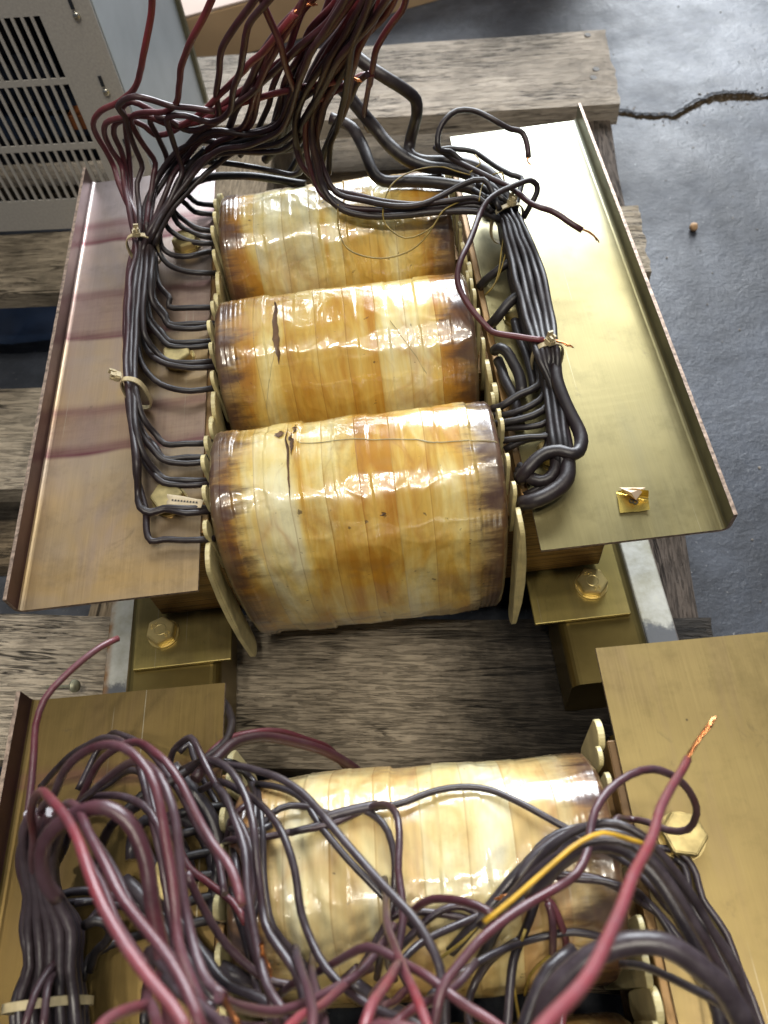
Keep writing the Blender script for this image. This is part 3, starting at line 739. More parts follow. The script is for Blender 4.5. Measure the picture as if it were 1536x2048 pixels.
def bolt(x, y, z, rz, af=0.019, hh=0.0068, washer=True, marks=True):
    """hexagon head with chamfered top, raised ring mark and grade figures"""
    bm = bmesh.new(); R1 = af / math.sqrt(3)
    rings = []
    for (zz, k) in ((0, 1), (hh - 0.0012, 1), (hh, 0.87)):
        rings.append([bm.verts.new((R1 * (k if zz < hh else 1) * math.cos(math.pi / 3 * i) * 1.0, R1 * (k if zz < hh else 1) * math.sin(math.pi / 3 * i), zz)) for i in range(6)])
    bm.clear() if False else None
    for v in rings[2]: v.co.x *= 0.90; v.co.y *= 0.90
    for A, B in zip(rings, rings[1:]):
        for i in range(6): bm.faces.new((A[i], A[(i + 1) % 6], B[(i + 1) % 6], B[i]))
    bm.faces.new(rings[0][::-1]); bm.faces.new(rings[2])
    bmesh.ops.bevel(bm, geom=bm.edges[:], offset=0.0004, segments=2, affect='EDGES')
    if washer:
        bmesh.ops.create_cone(bm, cap_ends=True, segments=36, radius1=af * 0.60, radius2=af * 0.59, depth=0.0015, matrix=Matrix.Translation((0, 0, -0.0007)))
    bm.transform(Matrix.Translation((x, y, z + H)) @ Matrix.Rotation(rz, 4, 'Z'))
    o = from_bm('hex_bolt', bm, M['bolt'], tr)
    if marks:
        bm = bmesh.new(); prev = None; first = None
        for i in range(33):
            a = 2 * math.pi * i / 32; ca, sa = math.cos(a), math.sin(a)
            r = [bm.verts.new((q * ca, q * sa, zz)) for q, zz in ((0.0036, hh), (0.0038, hh + 0.00018), (0.0042, hh + 0.00018), (0.0044, hh))]
            if prev:
                for k in range(3): bm.faces.new((prev[k], prev[k + 1], r[k + 1], r[k]))
            prev = r
        bm.transform(Matrix.Translation((x, y, z + H)))
        from_bm('ring_mark', bm, M['bolt'], o, True)
        text_mesh('8.8', 0.0040, 0.00025, M['bolt'], (x + math.cos(rz - 1.0) * 0.0063, y + math.sin(rz - 1.0) * 0.0063, z + H + hh + 0.0002), rz + 0.5, o, 'grade_figures')
        text_mesh('OZL', 0.0032, 0.00025, M['bolt'], (x + math.cos(rz + 2.1) * 0.0063, y + math.sin(rz + 2.1) * 0.0063, z + H + hh + 0.0002), rz + 0.5, o, 'maker_letters')
    return o
bolt(0.1490, 0.0260, -0.1080, R(-12))
bolt(-0.1565, 0.0265, -0.1080, R(22))
for s in (-1, 1):
    for y in (0.064, 0.184, 0.304):
        bolt(0.1195 * s, y, 0.0016, R(17 * s + y * 300), af=0.0185, hh=0.0072, marks=False).data.materials[0] = M['dull_bolt']
# torn film spots on the coils
def flap(px, py, z, s, mat, name='torn_film'):
    c = atz(px, py, z); bm = bmesh.new()
    sp = [(-1, 0.1, 0.004), (-0.1, -0.5, 0.001), (0.35, 0.9, 0.006), (0.25, -0.1, 0.002), (1.0, 0.15, 0.0055), (0.1, -1.6, 0.0004), (-0.05, -3.0, 0.0), (0.12, -0.9, 0.0008)]
    vs = [bm.verts.new((c.x + a * s, c.y + b * s, c.z + h * s / 0.008)) for a, b, h in sp]
    for f in ((0, 1, 3), (1, 4, 3), (0, 3, 2), (1, 5, 7), (5, 6, 7), (3, 4, 2)): bm.faces.new([vs[i] for i in f])
    bmesh.ops.solidify(bm, geom=bm.faces[:], thickness=0.0003)
    return from_bm(name, bm, mat, tr)
def slit(k, x0, a0, a1, wd, mat, name='split_tape'):
    V = []; n = 26; F = []
    for i in range(n + 1):
        a = R(a0 + (a1 - a0) * i / n); ww = wd * math.sin(math.pi * (i + 0.6) / (n + 1.2)) * (0.6 + 0.8 * abs(noise.noise(Vector((i * 0.35, x0 * 90, 1)))))
        xm = x0 + 0.0022 * noise.noise(Vector((i * 0.2, x0 * 70, 2)))
        for q in (-1, 0, 1):
            p = coil_surf(xm + q * ww, a, CY[k], 3.1 * k + 1); c = Vector((p.x, CY[k], CZ + H)); V.append(p + (p - c).normalized() * (0.0005 + (0.0006 if q == 1 else 0)))
        if i:
            b = (i - 1) * 3
            for q in (0, 1): F.append((b + q, b + q + 1, b + q + 4, b + q + 3))
    return mesh_obj(name, V, F, mat, tr, True)
slit(1, -0.046, 78, 122, 0.0030, M['slit']); slit(2, -0.040, 68, 71, 0.0045, M['slit']); slit(2, -0.030, 66, 70, 0.0025, M['slit'])
slit(0, -0.0405, 70, 112, 0.0009, M['slit']); slit(0, -0.045, 74, 80, 0.0042, M['slit']); slit(0, -0.036, 68, 78, 0.0014, M['slit']); slit(0, -0.038, 78, 90, 0.0016, M['slit'])
slit(0, 0.012, 128, 131, 0.0016, M['slit'])
M['film'] = simple('clear_film_edge', (0.42, 0.36, 0.20), 0.5, 0, 0.3, 90)
def film_edge(k, x0, x1, a0, a1, hw):
    V = []; F = []; n = 70
    for i in range(n + 1):
        f = i / n; x = x0 + (x1 - x0) * f; a = a0 + (a1 - a0) * f + 1.4 * noise.noise(Vector((f * 5, k, 3)))
        for q, h in ((-1, 0.0001), (-0.2, 0.0007), (1, 0.0002)):
            p = coil_surf(x, R(a + q * hw), CY[k], 3.1 * k + 1); c = Vector((p.x, CY[k], CZ + H)); V.append(p + (p - c).normalized() * h)
        if i:
            b = (i - 1) * 3
            for q in (0, 1): F.append((b + q, b + q + 1, b + q + 4, b + q + 3))
    return mesh_obj('film_edge', V, F, M['film'], tr, True)
film_edge(0, -0.034, 0.0835, 84, 93, 0.16); film_edge(1, 0.03, 0.05, 100, 140, 0.5); film_edge(1, -0.06, -0.048, 150, 112, 0.5)

# ---- second transformer in front: same rigid build, its own sheets
def copy_tree(o, parent=None):
    c = o.copy(); COL.objects.link(c)
    if parent is not None: c.parent = parent; c.matrix_parent_inverse = o.matrix_parent_inverse.copy()
    for ch in list(o.children): copy_tree(ch, c)
    return c
tr2 = copy_tree(tr)
A2 = R(-1.2)
off = Matrix.Rotation(A2, 3, 'Z') @ Vector((0, -0.2, 0))
tr2.location = (0.0170 + off.x, -0.0600 + off.y, PT); tr2.rotation_euler = (0, 0, A2)
tr2['label'] = 'second transformer cut off by the bottom edge, buried under a tangle of maroon wires'
for c in tr2.children:
    if c.name.startswith('taped_coil'): c.material_slots[0].link = 'OBJECT'; c.material_slots[0].material = M['coil_milky']
    if c.name.startswith('clamp_plate'):
        left = c.data.materials[0] == M['plate_left']
        for s in c.material_slots: s.link = 'OBJECT'
        c.material_slots[0].material = M['plate_brown'] if left else M['plate_gold']
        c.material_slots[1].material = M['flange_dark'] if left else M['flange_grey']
        c.material_slots[2].material = M['sawn_edge']
    if c.name.startswith('torn_film') or c.name.startswith('split_tape') or c.name.startswith('film_edge') or c.name.startswith('base_flange') or c.name.startswith('flange_web'):
        for g in c.children: bpy.data.objects.remove(g)
        bpy.data.objects.remove(c)

# ---- stickers
st = thing('sticker', atz(1264, 1001, 0.001), 'square gold foil sticker with a curled corner on the right plate', 'sticker')
cs = [atz(1233, 983, .0012), atz(1292, 974, .0012), atz(1299, 1021, .0012), atz(1240, 1026, .0012)]
bm = bmesh.new(); n = 10; G_ = []
for j in range(n + 1):
    row = []
    for i in range(n + 1):
        fx, fy = i / n, j / n
        p = (cs[0] * (1 - fx) + cs[1] * fx) * (1 - fy) + (cs[3] * (1 - fx) + cs[2] * fx) * fy
        k = max(0, (fx * 0.75 - fy * 1.35) - 0.02); p = p + Vector((-k * 0.004, -k * 0.010, math.sin(min(1.0, k) * 3.0) * 0.0075))
        p.z += 0.0012 * max(0, fx - 0.75) * 4
        row.append(bm.verts.new(p))
    G_.append(row)
for j in range(n):
    for i in range(n): bm.faces.new((G_[j][i], G_[j][i + 1], G_[j + 1][i + 1], G_[j + 1][i]))
from_bm('foil', bm, M['foil'], st, True)
bm = bmesh.new(); a, b, c = atz(1238, 975, .0035), atz(1291, 975, .0075), atz(1272, 1000, .006); d = atz(1262, 985, .009)
v = [bm.verts.new(q) for q in (a, b, c, d)]; bm.faces.new((v[0], v[1], v[3])); bm.faces.new((v[1], v[2], v[3])); bm.faces.new((v[2], v[0], v[3]))
from_bm('curled_corner', bm, M['foil_back'], st)
text_mesh('8', 0.0075, 0.0001, M['ink'], atz(1268, 1003, .0017), R(60), st, 'printed_figure')
st2 = thing('sticker', atz(372, 1000, 0.01), 'small creased paper label lying over the bolt on the left plate', 'sticker')
bm = bmesh.new(); cs = [atz(333, 988, .0085), atz(408, 1000, .0100), atz(402, 1016, .0090), atz(334, 1013, .0085)]
v = [bm.verts.new(q) for q in cs]; bm.faces.new(v); bmesh.ops.subdivide_edges(bm, edges=bm.edges[:], cuts=4, use_grid_fill=True)
for q in bm.verts: q.co.z += 0.0008 * noise.noise(q.co * 150)
bmesh.ops.solidify(bm, geom=bm.faces[:], thickness=0.0004)
from_bm('paper', bm, M['paper'], st2, True)
bm = bmesh.new()
for k in range(9):
    p = atz(345 + k * 6, 1000 + k * 0.6, .0104); box_bm(bm, p, (0.0011, 0.0012, 0.0002))
from_bm('faint_print', bm, M['ink'], st2)

# ================================================================ WIRES
# points are x,y of the wire's centre in the 1536 x 2048 view and its height in mm above the clamp plates;
# each is turned into a real point in space once, and the wire is a solid swept tube through them
WR = 0.0021
def P3(s):
    out = []
    for q in s.split():
        a = [float(v) for v in q.split(',')]
        out.append(a)
    return out
def zrise(y):     # height of the rising left/centre harness of the rear transformer
    for (y0, z0), (y1, z1) in zip(((-60, 205), (0, 185), (100, 155), (200, 105), (260, 75), (330, 42), (400, 28), (520, 19)), ((0, 185), (100, 155), (200, 105), (260, 75), (330, 42), (400, 28), (520, 19), (2100, 19))):
        if y <= y1: return z0 + (z1 - z0) * (y - y0) / (y1 - y0)
    return 19
def pts_of(s, zo=0.0, zf=None, sc=1.0):
    out = []
    for a in P3(s) if isinstance(s, str) else s:
        z = a[2] if len(a) > 2 else (zf or zrise)(a[1]) + zo
        out.append(atz(a[0], a[1], z / 1000))
    return out
def coil_top(p):
    """height of whatever lies under p on the front transformer (plate or coil)"""
    q = Matrix.Rotation(-A2, 3, 'Z') @ (Vector((p.x, p.y, 0)) - Vector((0.0170 + off.x, -0.0600 + off.y, 0))); y = q.y + 0.2
    if abs(q.x) < 0.092:
        for c in CY:
            t = abs(y - c) / HY
            if t < 1: return H + CZ + HZ * (1 - t ** 2.7) ** (1 / 2.7) + 0.0015
        return H - 0.03
    return H + 0.0025
def depth_pts(s, w0, w1, r, zmin=0.004):
    A = P3(s) if isinstance(s, str) else s; n = len(A); out = []
    for i, a in enumerate(A):
        w = a[2] if len(a) > 2 else w0 + (w1 - w0) * i / (n - 1)
        p = atd(a[0], a[1], 2 * r * FPX / w)
        zt = coil_top(p) + r
        if p.z < zt:
            for _ in range(4): p = atz(a[0], a[1], zt - H); zt = max(zt, coil_top(p) + r)
        out.append(p)
    return out
def W(par, s, t=(0, 0), r=WR, zo=0, zf=None, tip=None, name='lead_wire', mat=None, tipr=None, **k):
    p = pts_of(s, zo, zf)
    o = tube(name, p, r, mat or M['wire'], par, t, **k)
    if tip:
        e = p[-1]; q = atz(tip[0], tip[1], (e.z - H) + (tip[2] if len(tip) > 2 else 0) / 1000)
        copper_tip(e - (q - e).normalized() * 0.001, q, tipr or r * 0.42, o)
    return o
def D(par, s, w0, w1, t=(0.5, 0.5), r=WR, tip=None, tw=None, name='lead_wire', mat=None, **k):
    p = depth_pts(s, w0, w1, r)
    o = tube(name, p, r * (0.76 if name == 'lead_wire' else 0.80), mat or M['wire_dusty'], par, t, jit=0.0005 if name == 'lead_wire' else 0.0003, **k)
    if tip:
        e = p[-1]; dd = (e - CAMP).dot(CM @ Vector((0, 0, -1)))
        q = atd(tip[0], tip[1], dd * (tip[2] if len(tip) > 2 else 1)); copper_tip(e - (q - e).normalized() * 0.001, q, r * 0.42, o, 0.0006)
    return o
random.seed(5)
# ---- rear transformer, left harness: lead from the coil end -> bundle -> cable tie -> fan
def lerp_tab(y, tab):
    if y <= tab[0][0]: return tab[0][1]
    for (a, va), (b, vb) in zip(tab, tab[1:]):
        if y <= b: return va + (vb - va) * (y - a) / (b - a)
    return tab[-1][1]
BX = ((460, 291), (500, 289), (600, 278), (700, 273), (800, 274), (900, 284), (1000, 293), (1060, 300))
BW = ((430, 34), (500, 23), (560, 26), (640, 24), (720, 22), (790, 17), (860, 17), (1000, 14), (1060, 10))
fans = [
 ("268,440 250,398 236,362 228,333 212,302 194,273 186,247 202,224 238,203 264,185 275,161 288,104 301,39 306,-30", (0.05, 0.95), WR),
 ("262,440 249,372 243,333 222,300 209,271 212,247 233,238 264,233 295,232 327,245 355,254 384,240 420,208 459,169 499,130 530,100 560,62 592,24", (0.05, 0.9), WR),
 ("272,440 256,390 251,339 241,299 228,268 232,247 258,238 290,252 310,270 330,269 366,250 400,243 455,218 520,195 600,176 683,160", (0.05, 0.85), WR),
 ("272,450 262,420 262,360 256,300 248,232 243,216 264,203 295,216 327,234 358,247 420,225 470,190 520,155 580,110 640,62 690,10 720,-30", (0.05, 0.85), 0.0027),
 ("280,450 277,400 275,365 285,336 272,299 259,263 250,232 236,215 269,193 306,200 342,213 384,216 430,221", (0.0, 0.4), WR),
 ("292,450 300,400 308,352 311,326 290,294 269,260 262,235 290,225 329,224 353,206 358,169 366,125 384,78 407,34 433,-20", (0.0, 0.85), WR),
 ("296,460 306,400 316,354 334,328 332,307 316,276 300,240 330,236 380,262 433,240 433,188 439,143 444,99 465,60 499,16 520,-20", (0.0, 0.5), 0.0024),
 ("300,460 335,410 358,365 366,339 355,307 342,268 335,235 370,232 420,245 455,225 467,180 483,130 488,91 496,52 525,16 560,-30", (0.0, 0.5), 0.0025),
 ("306,470 325,430 345,400 368,372 389,346 415,318 446,299 500,290 560,262 590,190 620,110 660,50 700,-20", (0.0, 0.45), WR),
 ("310,470 330,420 352,385 374,350 392,322 425,290 470,270 500,250 515,200 525,145 545,95 580,45 620,-20", (0.0, 0.75), WR),
 ("300,470 318,420 335,380 350,345 378,310 410,276 446,266 480,258 499,229 509,195 530,140 560,85 600,20 620,-30", (0.0, 0.75), WR),
 ("290,460 300,410 322,370 345,335 372,300 405,280 440,285 499,281 545,275 565,240 580,190 612,120 650,60 690,-20", (0.0, 0.45), WR),
 ("302,470 322,425 350,390 380,345 420,310 454,305 525,305 565,299 600,270 625,210 655,130 700,50 740,-20", (0.0, 0.4), WR),
 ("286,460 292,410 312,365 335,330 366,300 400,262 440,240 480,205 530,160 600,95 660,40 700,-20", (0.0, 0.5), 0.0028),
 ("312,480 330,440 350,410 375,385 400,360 430,330 480,300 560,285 600,250 640,180 680,110 730,30 760,-30", (0.0, 0.4), WR),
 ("294,460 296,420 306,380 320,345 345,312 385,285 430,262 500,268 555,250 580,200 600,140 640,80 690,20 720,-30", (0.0, 0.55), WR),
]
leads = [1078, 1022, 1016, 968, 960, 922, 914, 886, 776, 732, 722, 690, 682, 652, 646, 614]
nL = len(leads)
for i, Y in enumerate(leads):
    fr = (i / (nL - 1)) * 2 - 1
    zz = 9 + 8.5 * ((i * 5) % 3)                 # three layers
    pt = []
    xe = {True: 418, False: 428}[Y > 850]
    lz = 4 if Y > 1060 else 7
    low = min(Y, 1030)
    pt.append((xe + 12, Y - 2, -2)); pt.append((xe - 6, Y + 1, 5)); pt.append((xe - 45, Y + 3 + random.uniform(-3, 3), lz + random.uniform(0, 2))); pt.append((xe - 90, Y + random.uniform(-4, 2), lz + 2))
    if Y > 1060: pt.append((303, 1082, 6)); pt.append((293, 1062, 7)); pt.append((290, 1020, 8)); yb = 960
    elif Y > 1010: pt.append((300, 1026 - (i - 1) * 3, 10)); pt.append((281, 1014, 12)); pt.append((277, 985, 12)); yb = 930
    else:
        xb = lerp_tab(Y - 40, BX) + fr * lerp_tab(Y - 40, BW)
        pt.append((xb + 34, Y - 16, lz + 4)); pt.append((xb + 10, Y - 48, zz * 0.8)); yb = Y - 100
    y = yb
    while y > 500:
        pt.append((lerp_tab(y, BX) + fr * lerp_tab(y, BW) + random.uniform(-1.2, 1.2), y, zz + random.uniform(-1, 1))); y -= 75
    pt.append((lerp_tab(498, BX) + fr * 20, 498, 9 + 6 * ((i * 5) % 3)))
    fs, tt, rr = fans[i]
    base = P3(fs)
    zo = (random.uniform(-4, 8))
    for a in base: pt.append((a[0], a[1], zrise(a[1]) + zo))
    o = W(tr, pt, tt, r=WR, tip=(724, 163) if i == 2 else (635, 8) if i == 1 else None)
# c1 leads joining the fan above the tie
for s, z in (("440,412,-2 420,409,6 395,405,8 380,393,12 366,376,18 372,350,30 390,322,44 430,298 480,285 530,270", 2),
             ("440,428,-2 415,428,6 392,424,8 374,408,12 358,392,18 362,366,26 385,335,40 425,305 475,292 540,290", 0),
             ("440,463,-2 415,461,6 390,455,8 368,441,10 348,424,14 342,400,22 352,370,32 380,330,46 410,296", 0),
             ("440,488,-2 415,487,6 375,481,8 350,468,12 333,450,18 334,415,26 350,380,32 372,350", 2),
             ("440,505,-2 415,504,6 380,513,10 342,509,10 324,494,14 320,465,20 326,425,28 345,392,34 375,360", 2),
             ("436,547,-2 410,547,6 372,543,8 336,528,10 318,505,14 312,470,24 322,430,30 340,398,36", 0),
             ("440,478,-2 410,474,8 380,463,8 355,447,12 345,425,20 350,395,28 372,360,40 400,330,48 440,306", 0)):
    W(tr, s, (0, 0.05))
W(tr, "470,352,14 446,352,16 407,358,18 373,370,22 350,392,26 330,425,26 316,470,22 308,500,16", (0, 0), r=0.0029)
W(tr, "345,345,40 369,323,46 394,322,46 433,325,44 499,333,42 550,344,40 588,350,40 604,338,48 600,312,60 590,270,80 596,220,100 640,140,140 700,60,165 740,-20,190", (0, 0.4))
W(tr, "340,400,24 373,372,22 407,358,24 446,352,26 512,354,26 560,362,24 612,369,22", (0, 0), r=0.0030)
W(tr, "400,330,40 454,305,50 525,305,55 575,300,60 600,280,72 640,220 690,140 720,90 760,20 790,-20", (0, 0.45))
# ascending wires of the centre cluster
for s, t, r in (("470,300 488,260 505,230 515,190 525,140 548,95 590,40 640,-20", (0.05, .75), WR),
                ("505,290 520,250 535,215 545,175 565,130 580,90 602,30 625,-20", (0.05, .8), WR),
                ("545,310 560,270 575,230 590,180 612,120 650,60 700,-20", (0.05, .5), 0.0026),
                ("530,320 560,285 580,240 600,200 640,120 690,50 740,-20", (0.05, .6), 0.0032),
                ("575,350 590,325 620,270 650,210 680,150 690,90 700,40 705,-30", (0.0, .65), WR),
                ("630,370 640,340 660,280 690,220 702,160 718,100 748,40 770,-20", (0.05, .8), WR),
                ("600,260 630,205 657,156 673,125 701,91 735,52 766,10 790,-20", (0.1, .5), WR),
                ("625,360 636,332 652,294 678,234 700,200 718,165 735,150", (0, .3), WR),
                ("420,300 455,262 470,220 485,195 510,140 530,100 560,60 610,10 640,-20", (0, .7), 0.0026),
                ("590,180 575,140 560,86 545,50 528,5 520,-20", (0.6, .7), WR),
                ("520,300 545,260 556,220 572,170 610,95 640,50 668,-20", (0, .6), 0.0025),
                ("600,330 618,290 640,240 662,190 690,130 712,80 728,30 750,-30", (0.05, .8), WR),
                ("480,310 510,275 540,255 560,215 570,160 600,110 620,60 668,10 690,-30", (0.05, .8), WR),
                ("656,350 660,300 676,250 690,190 700,120 712,70 740,0 750,-30", (0, .4), WR),
                ("446,290 480,270 520,262 560,240 590,210 640,170 690,120 730,70 770,30 800,-20", (0.05, .8), WR)):
    W(tr, s, t, r=r, zo=random.uniform(-12, 10))
W(tr, "738,170 744,140 756,91 772,62 787,42 806,20 816,-20", (0.6, 0.7), zo=-14)
W(tr, "741,150 737,175 733,200 730,238 737,262 752,262", (0.85, 0.2), r=0.0019, zo=-28)
# ---- rear transformer, right harness
zc = lambda y: 33
for s, t, r in (("985,425,34 960,398,38 899,401,40 846,409,39 794,406,39 716,391,40 664,378,42 633,362,46 604,330,58 592,284,72 593,240,88 607,196,108 640,130,140 690,50,170 730,-20,190", (0.05, .8), WR),
                ("990,430,30 960,406,35 872,414,36 794,420,36 716,417,37 664,404,40 638,378,45 620,336,58 611,284,76 612,232,96 632,203,108 668,183,112 704,163,116 722,153,118 748,147,118", (0.05, .8), WR),
                ("1000,440,28 960,425,34 872,424,35 794,433,34 729,431,35 690,422,37 665,405,42 645,370,50 635,330,62 625,290,76 624,240,92 645,180,116 690,110,145 740,40,170 775,-20,190", (0, .5), 0.0025),
                ("1000,420,38 968,360,48 930,368,46 899,383,43 846,407,41 794,412,41 730,402,41 670,384,44 652,350,52 640,310,64 634,265,82 652,200,108 700,120,140 760,30,172 790,-20,190", (0.0, .65), WR),
                ("990,425,30 950,412,33 880,418,34 800,427,34 735,424,34 690,413,38 655,390,44 634,350,54 628,310,66 640,250,86 655,190,110 690,130,136 730,60,164 760,-20,188", (0, .4), WR)):
    W(tr, s, t, r=r)
# sleeves (thicker, glossy)
for s, r in (("708,105,105 715,115,104 740,135,100 766,152,96 806,176,86 832,200,74 834,222,66 829,250,52 820,285,38 819,308,34 840,320,34 880,323,34 930,327,34 975,345,32 1003,378,28 1018,412,24 1026,440,20", 0.0043),
             ("640,135,86 665,158,80 696,190,72 722,224,62 753,260,50 785,297,42 812,318,37 850,333,33 900,338,31 945,350,29 985,378,26 1008,410,22 1020,440,18", 0.0048),
             ("660,236,56 682,243,54 704,255,52 722,285,48 738,325,44 750,350,40 768,362,36 810,362,34 880,367,33 945,377,30 985,395,26 1006,420,20", 0.0043)):
    W(tr, s, (0.12, 0.0), r=r, name='insulating_sleeve', sides=14, jit=0.0003)
W(tr, "1030,420,28 1042,356,32 1022,350,33 983,325,34 949,303,35 918,299,36 895,297,37 880,300,38", (0, 0))
W(tr, "930,330,44 900,303,52 880,300,56 876,286,60 878,262,64 890,240,68 913,221,70 944,220,70 983,236,68 1004,249,64 1022,258,60 1038,261,58 1047,267,56 1054,288,52 1057,314,48", (0, 0.3), r=0.0020, tip=(1062, 330, -2), tipr=0.0006)
W(tr, "871,294,48 890,306,48 918,325,46 970,351,44 1022,377,42 1043,392,42 1061,406,42 1080,415,42 1100,421,40 1118,431,38 1134,442,36 1165,460,32", (0.1, 0.45), r=0.0021, tip=(1199, 485, -8), tipr=0.0007)
W(tr, "1046,436,24 1061,408,32 1074,385,38 1075,369,42 1062,361,46 1043,367,48 1020,376,48 996,385,48 974,402,48 960,427,46 950,455,46 939,481,46 924,516,46 916,545,44 916,565,42 921,582,40 941,616,36 955,634,34 969,648,32 984,663,30 1000,669,30 1032,674,30 1060,678,30 1088,681,30", (0.0, 0.75), r=0.0020, tip=(1147, 695, 2), tipr=0.0008)
# long bundle on the right, slots across the two cable ties at (1020,440) and (1095,718)
slots = []
BRX = ((400, 985), (440, 1018), (520, 1046), (600, 1066), (660, 1080), (718, 1094), (780, 1106), (860, 1114), (950, 1128))
BRW = ((400, 34), (440, 22), (500, 30), (560, 34), (640, 30), (718, 22), (780, 24), (860, 20), (950, 12))
ends = [
 "1075,772,14 1040,790,12 1002,812,8 985,816,2", "1085,790,14 1050,816,12 1010,828,7 985,830,2",
 "1105,790,16 1085,822,14 1045,838,12 1002,846,8 985,847,2", "1110,810,14 1095,842,12 1050,856,9 1000,858,3",
 "1122,780,16 1120,830,15 1114,866,13 1060,873,11 1010,880,8 990,881,2", "1118,820,12 1110,862,10 1050,880,8 1010,900,2",
 "1112,860,12 1108,930,10 1090,958,10 1060,948,9 1040,930,6", "1100,780,12 1098,850,10 1090,900,8 1060,940,6 1030,952,2"]
for i in range(15):
    fr = (i / 14) * 2 - 1; zz = 10 + 7.5 * ((i * 7) % 3)
    pt = [] 
    top = [(940 + i * 3, 352 + (i % 4) * 14, 30 + (i % 3) * 3), (968 + i * 3, 385 + (i % 4) * 8, 26 + (i % 3) * 4)]
    pt += top
    for y in (412, 442, 480, 520, 560, 600, 640, 680, 718):
        pt.append((lerp_tab(y, BRX) + fr * lerp_tab(y, BRW), y, zz + (5 if abs(y - 442) < 40 or abs(y - 718) < 40 else 0) * 0.3 + random.uniform(-.8, .8)))
    if i < 8:
        for a in P3(ends[i]): pt.append(tuple(a))
    else:
        for y in (760, 800, 850, 900): pt.append((lerp_tab(y, BRX) + (i - 11) * 4, y, 8 + 5 * (i % 3)))
        pt.append((1110 + (i % 3) * 6, 945 + (i % 4) * 5, 9)); pt.append((1080, 975 + (i % 4) * 7, 6)); pt.append((1050, 990 + (i % 4) * 4, 2))
    W(tr, pt, (0.0, 0.02), r=WR * random.uniform(0.95, 1.15))
for s, r in (("1108,700,22 1114,760,22 1128,800,20 1144,835,18 1158,862,17 1164,884,17 1158,903,17 1140,908,18 1118,902,18 1092,906,17 1070,922,15 1050,945,12 1040,958,6", 0.0041),
             ("1105,760,14 1118,830,14 1130,890,14 1136,935,14 1133,957,14 1118,975,13 1090,992,12 1062,1004,10 1045,1008,3", 0.0046),
             ("1100,840,12 1108,900,12 1112,930,12 1100,955,11 1080,962,10 1058,955,9 1040,940,3", 0.0036)):
    W(tr, s, (0.1, 0.1), r=r, name='insulating_sleeve', sides=14)
for s, r in (("1072,590,18 1042,589,17 1020,603,15 1004,622,12 988,642,6 980,652,-2", 0.0036),
             ("1040,516,18 1022,523,16 1005,534,13 991,545,10 972,560,5 958,576,-2", 0.0030),
             ("989,702,6 1000,696,12 1014,703,12 1026,725,10 1038,752,8 1046,790,6", 0.0036),
             ("1030,640,8 1042,680,8 1060,730,8 1068,780,8", 0.0030), ("996,720,3 1010,760,4 1030,800,4 1040,850,4", 0.0034)):
    W(tr, s, (0, 0), r=r, name='insulating_sleeve', sides=12)
# thin yellow sensor wires
for s in ("940,350,40 912,343,42 886,334,42 846,336,41 807,352,42 781,373,42 769,401,40 768,440,36 787,466,34 810,477,33 841,469,32 867,453,34 886,422,38 930,400,38",
          "675,408,42 675,440,34 680,470,31 695,497,29 720,512,28 760,517,28 800,510,28 835,492,29 862,462,31 880,430,34",
          "940,345,46 952,335,46 960,328,48 950,310,44", "985,350,40 1004,345,42 1008,362,38", "958,400,42 962,380,40 975,350,42",
          "1003,440,24 1006,470,22 1003,500,20 998,540,16 985,575,12 970,592,6", "990,430,26 1012,470,20 1010,510,18 995,560,12 980,582,6"):
    W(tr, s, r=0.00055, name='thin_yellow_wire', mat=M['ochre'], sides=6, jit=0.0004)

def cable_tie(par, pc, half, z0, z1, ang, head, tilt=0):
    """nylon strap round the bundle, locking head on top"""
    c = atz(pc[0], pc[1], (z0 + z1) / 2000); n = 40; V = []; F = []
    hw, hh = half / 1000, (z1 - z0) / 2000
    ca, sa = math.cos(ang), math.sin(ang)
    for i in range(n):
        a = 2 * math.pi * i / n
        for dy, dr in ((-0.0017, 0), (-0.0017, 0.0009), (0.0017, 0.0009), (0.0017, 0)):
            ex = math.copysign(abs(math.cos(a)) ** 0.75, math.cos(a)) * (hw + dr); ez = math.copysign(abs(math.sin(a)) ** 0.75, math.sin(a)) * (hh + dr)
            V.append((c.x + ex * ca - dy * sa, c.y + ex * sa + dy * ca, c.z + ez))
    for i in range(n):
        for k in range(4):
            a = i * 4 + k; b = i * 4 + (k + 1) % 4; a2 = ((i + 1) % n) * 4 + k; b2 = ((i + 1) % n) * 4 + (k + 1) % 4
            F.append((a, a2, b2, b))
    o = mesh_obj('cable_tie', V, F, M['tie'], par)
    bm = bmesh.new(); hx = head / 1000
    top = Vector((c.x + hx * ca, c.y + hx * sa, c.z + hh + 0.0022))
    box_bm(bm, (0, 0, 0), (0.0056, 0.0060, 0.0046)); bmesh.ops.bevel(bm, geom=bm.edges[:], offset=0.0009, segments=2, affect='EDGES')
    box_bm(bm, (0.0005, 0.0024, 0.0036), (0.0036, 0.0014, 0.0042)); box_bm(bm, (-0.0012, -0.0012, 0.0030), (0.0014, 0.0030, 0.0026)); box_bm(bm, (0.0016, -0.0006, 0.0032), (0.0012, 0.0026, 0.0030))
    bm.transform(Matrix.Translation(top) @ Matrix.Rotation(ang + 0.3, 4, 'Z') @ Matrix.Rotation(tilt, 4, 'Y'))
    h = from_bm('tie_head', bm, M['tie'], o)
    return o
cable_tie(tr, (288, 500), 11.2, 3, 30, R(-8), -0.5, 0.2)
cable_tie(tr, (273, 787), 7.6, 3, 31, R(-14), -7.2, -0.9)
cable_tie(tr, (1014, 447), 12.2, 4, 34, R(16), 3.0, 0.3)
cable_tie(tr, (1094, 716), 9.6, 4, 30, R(6), 0.6, 0.2)

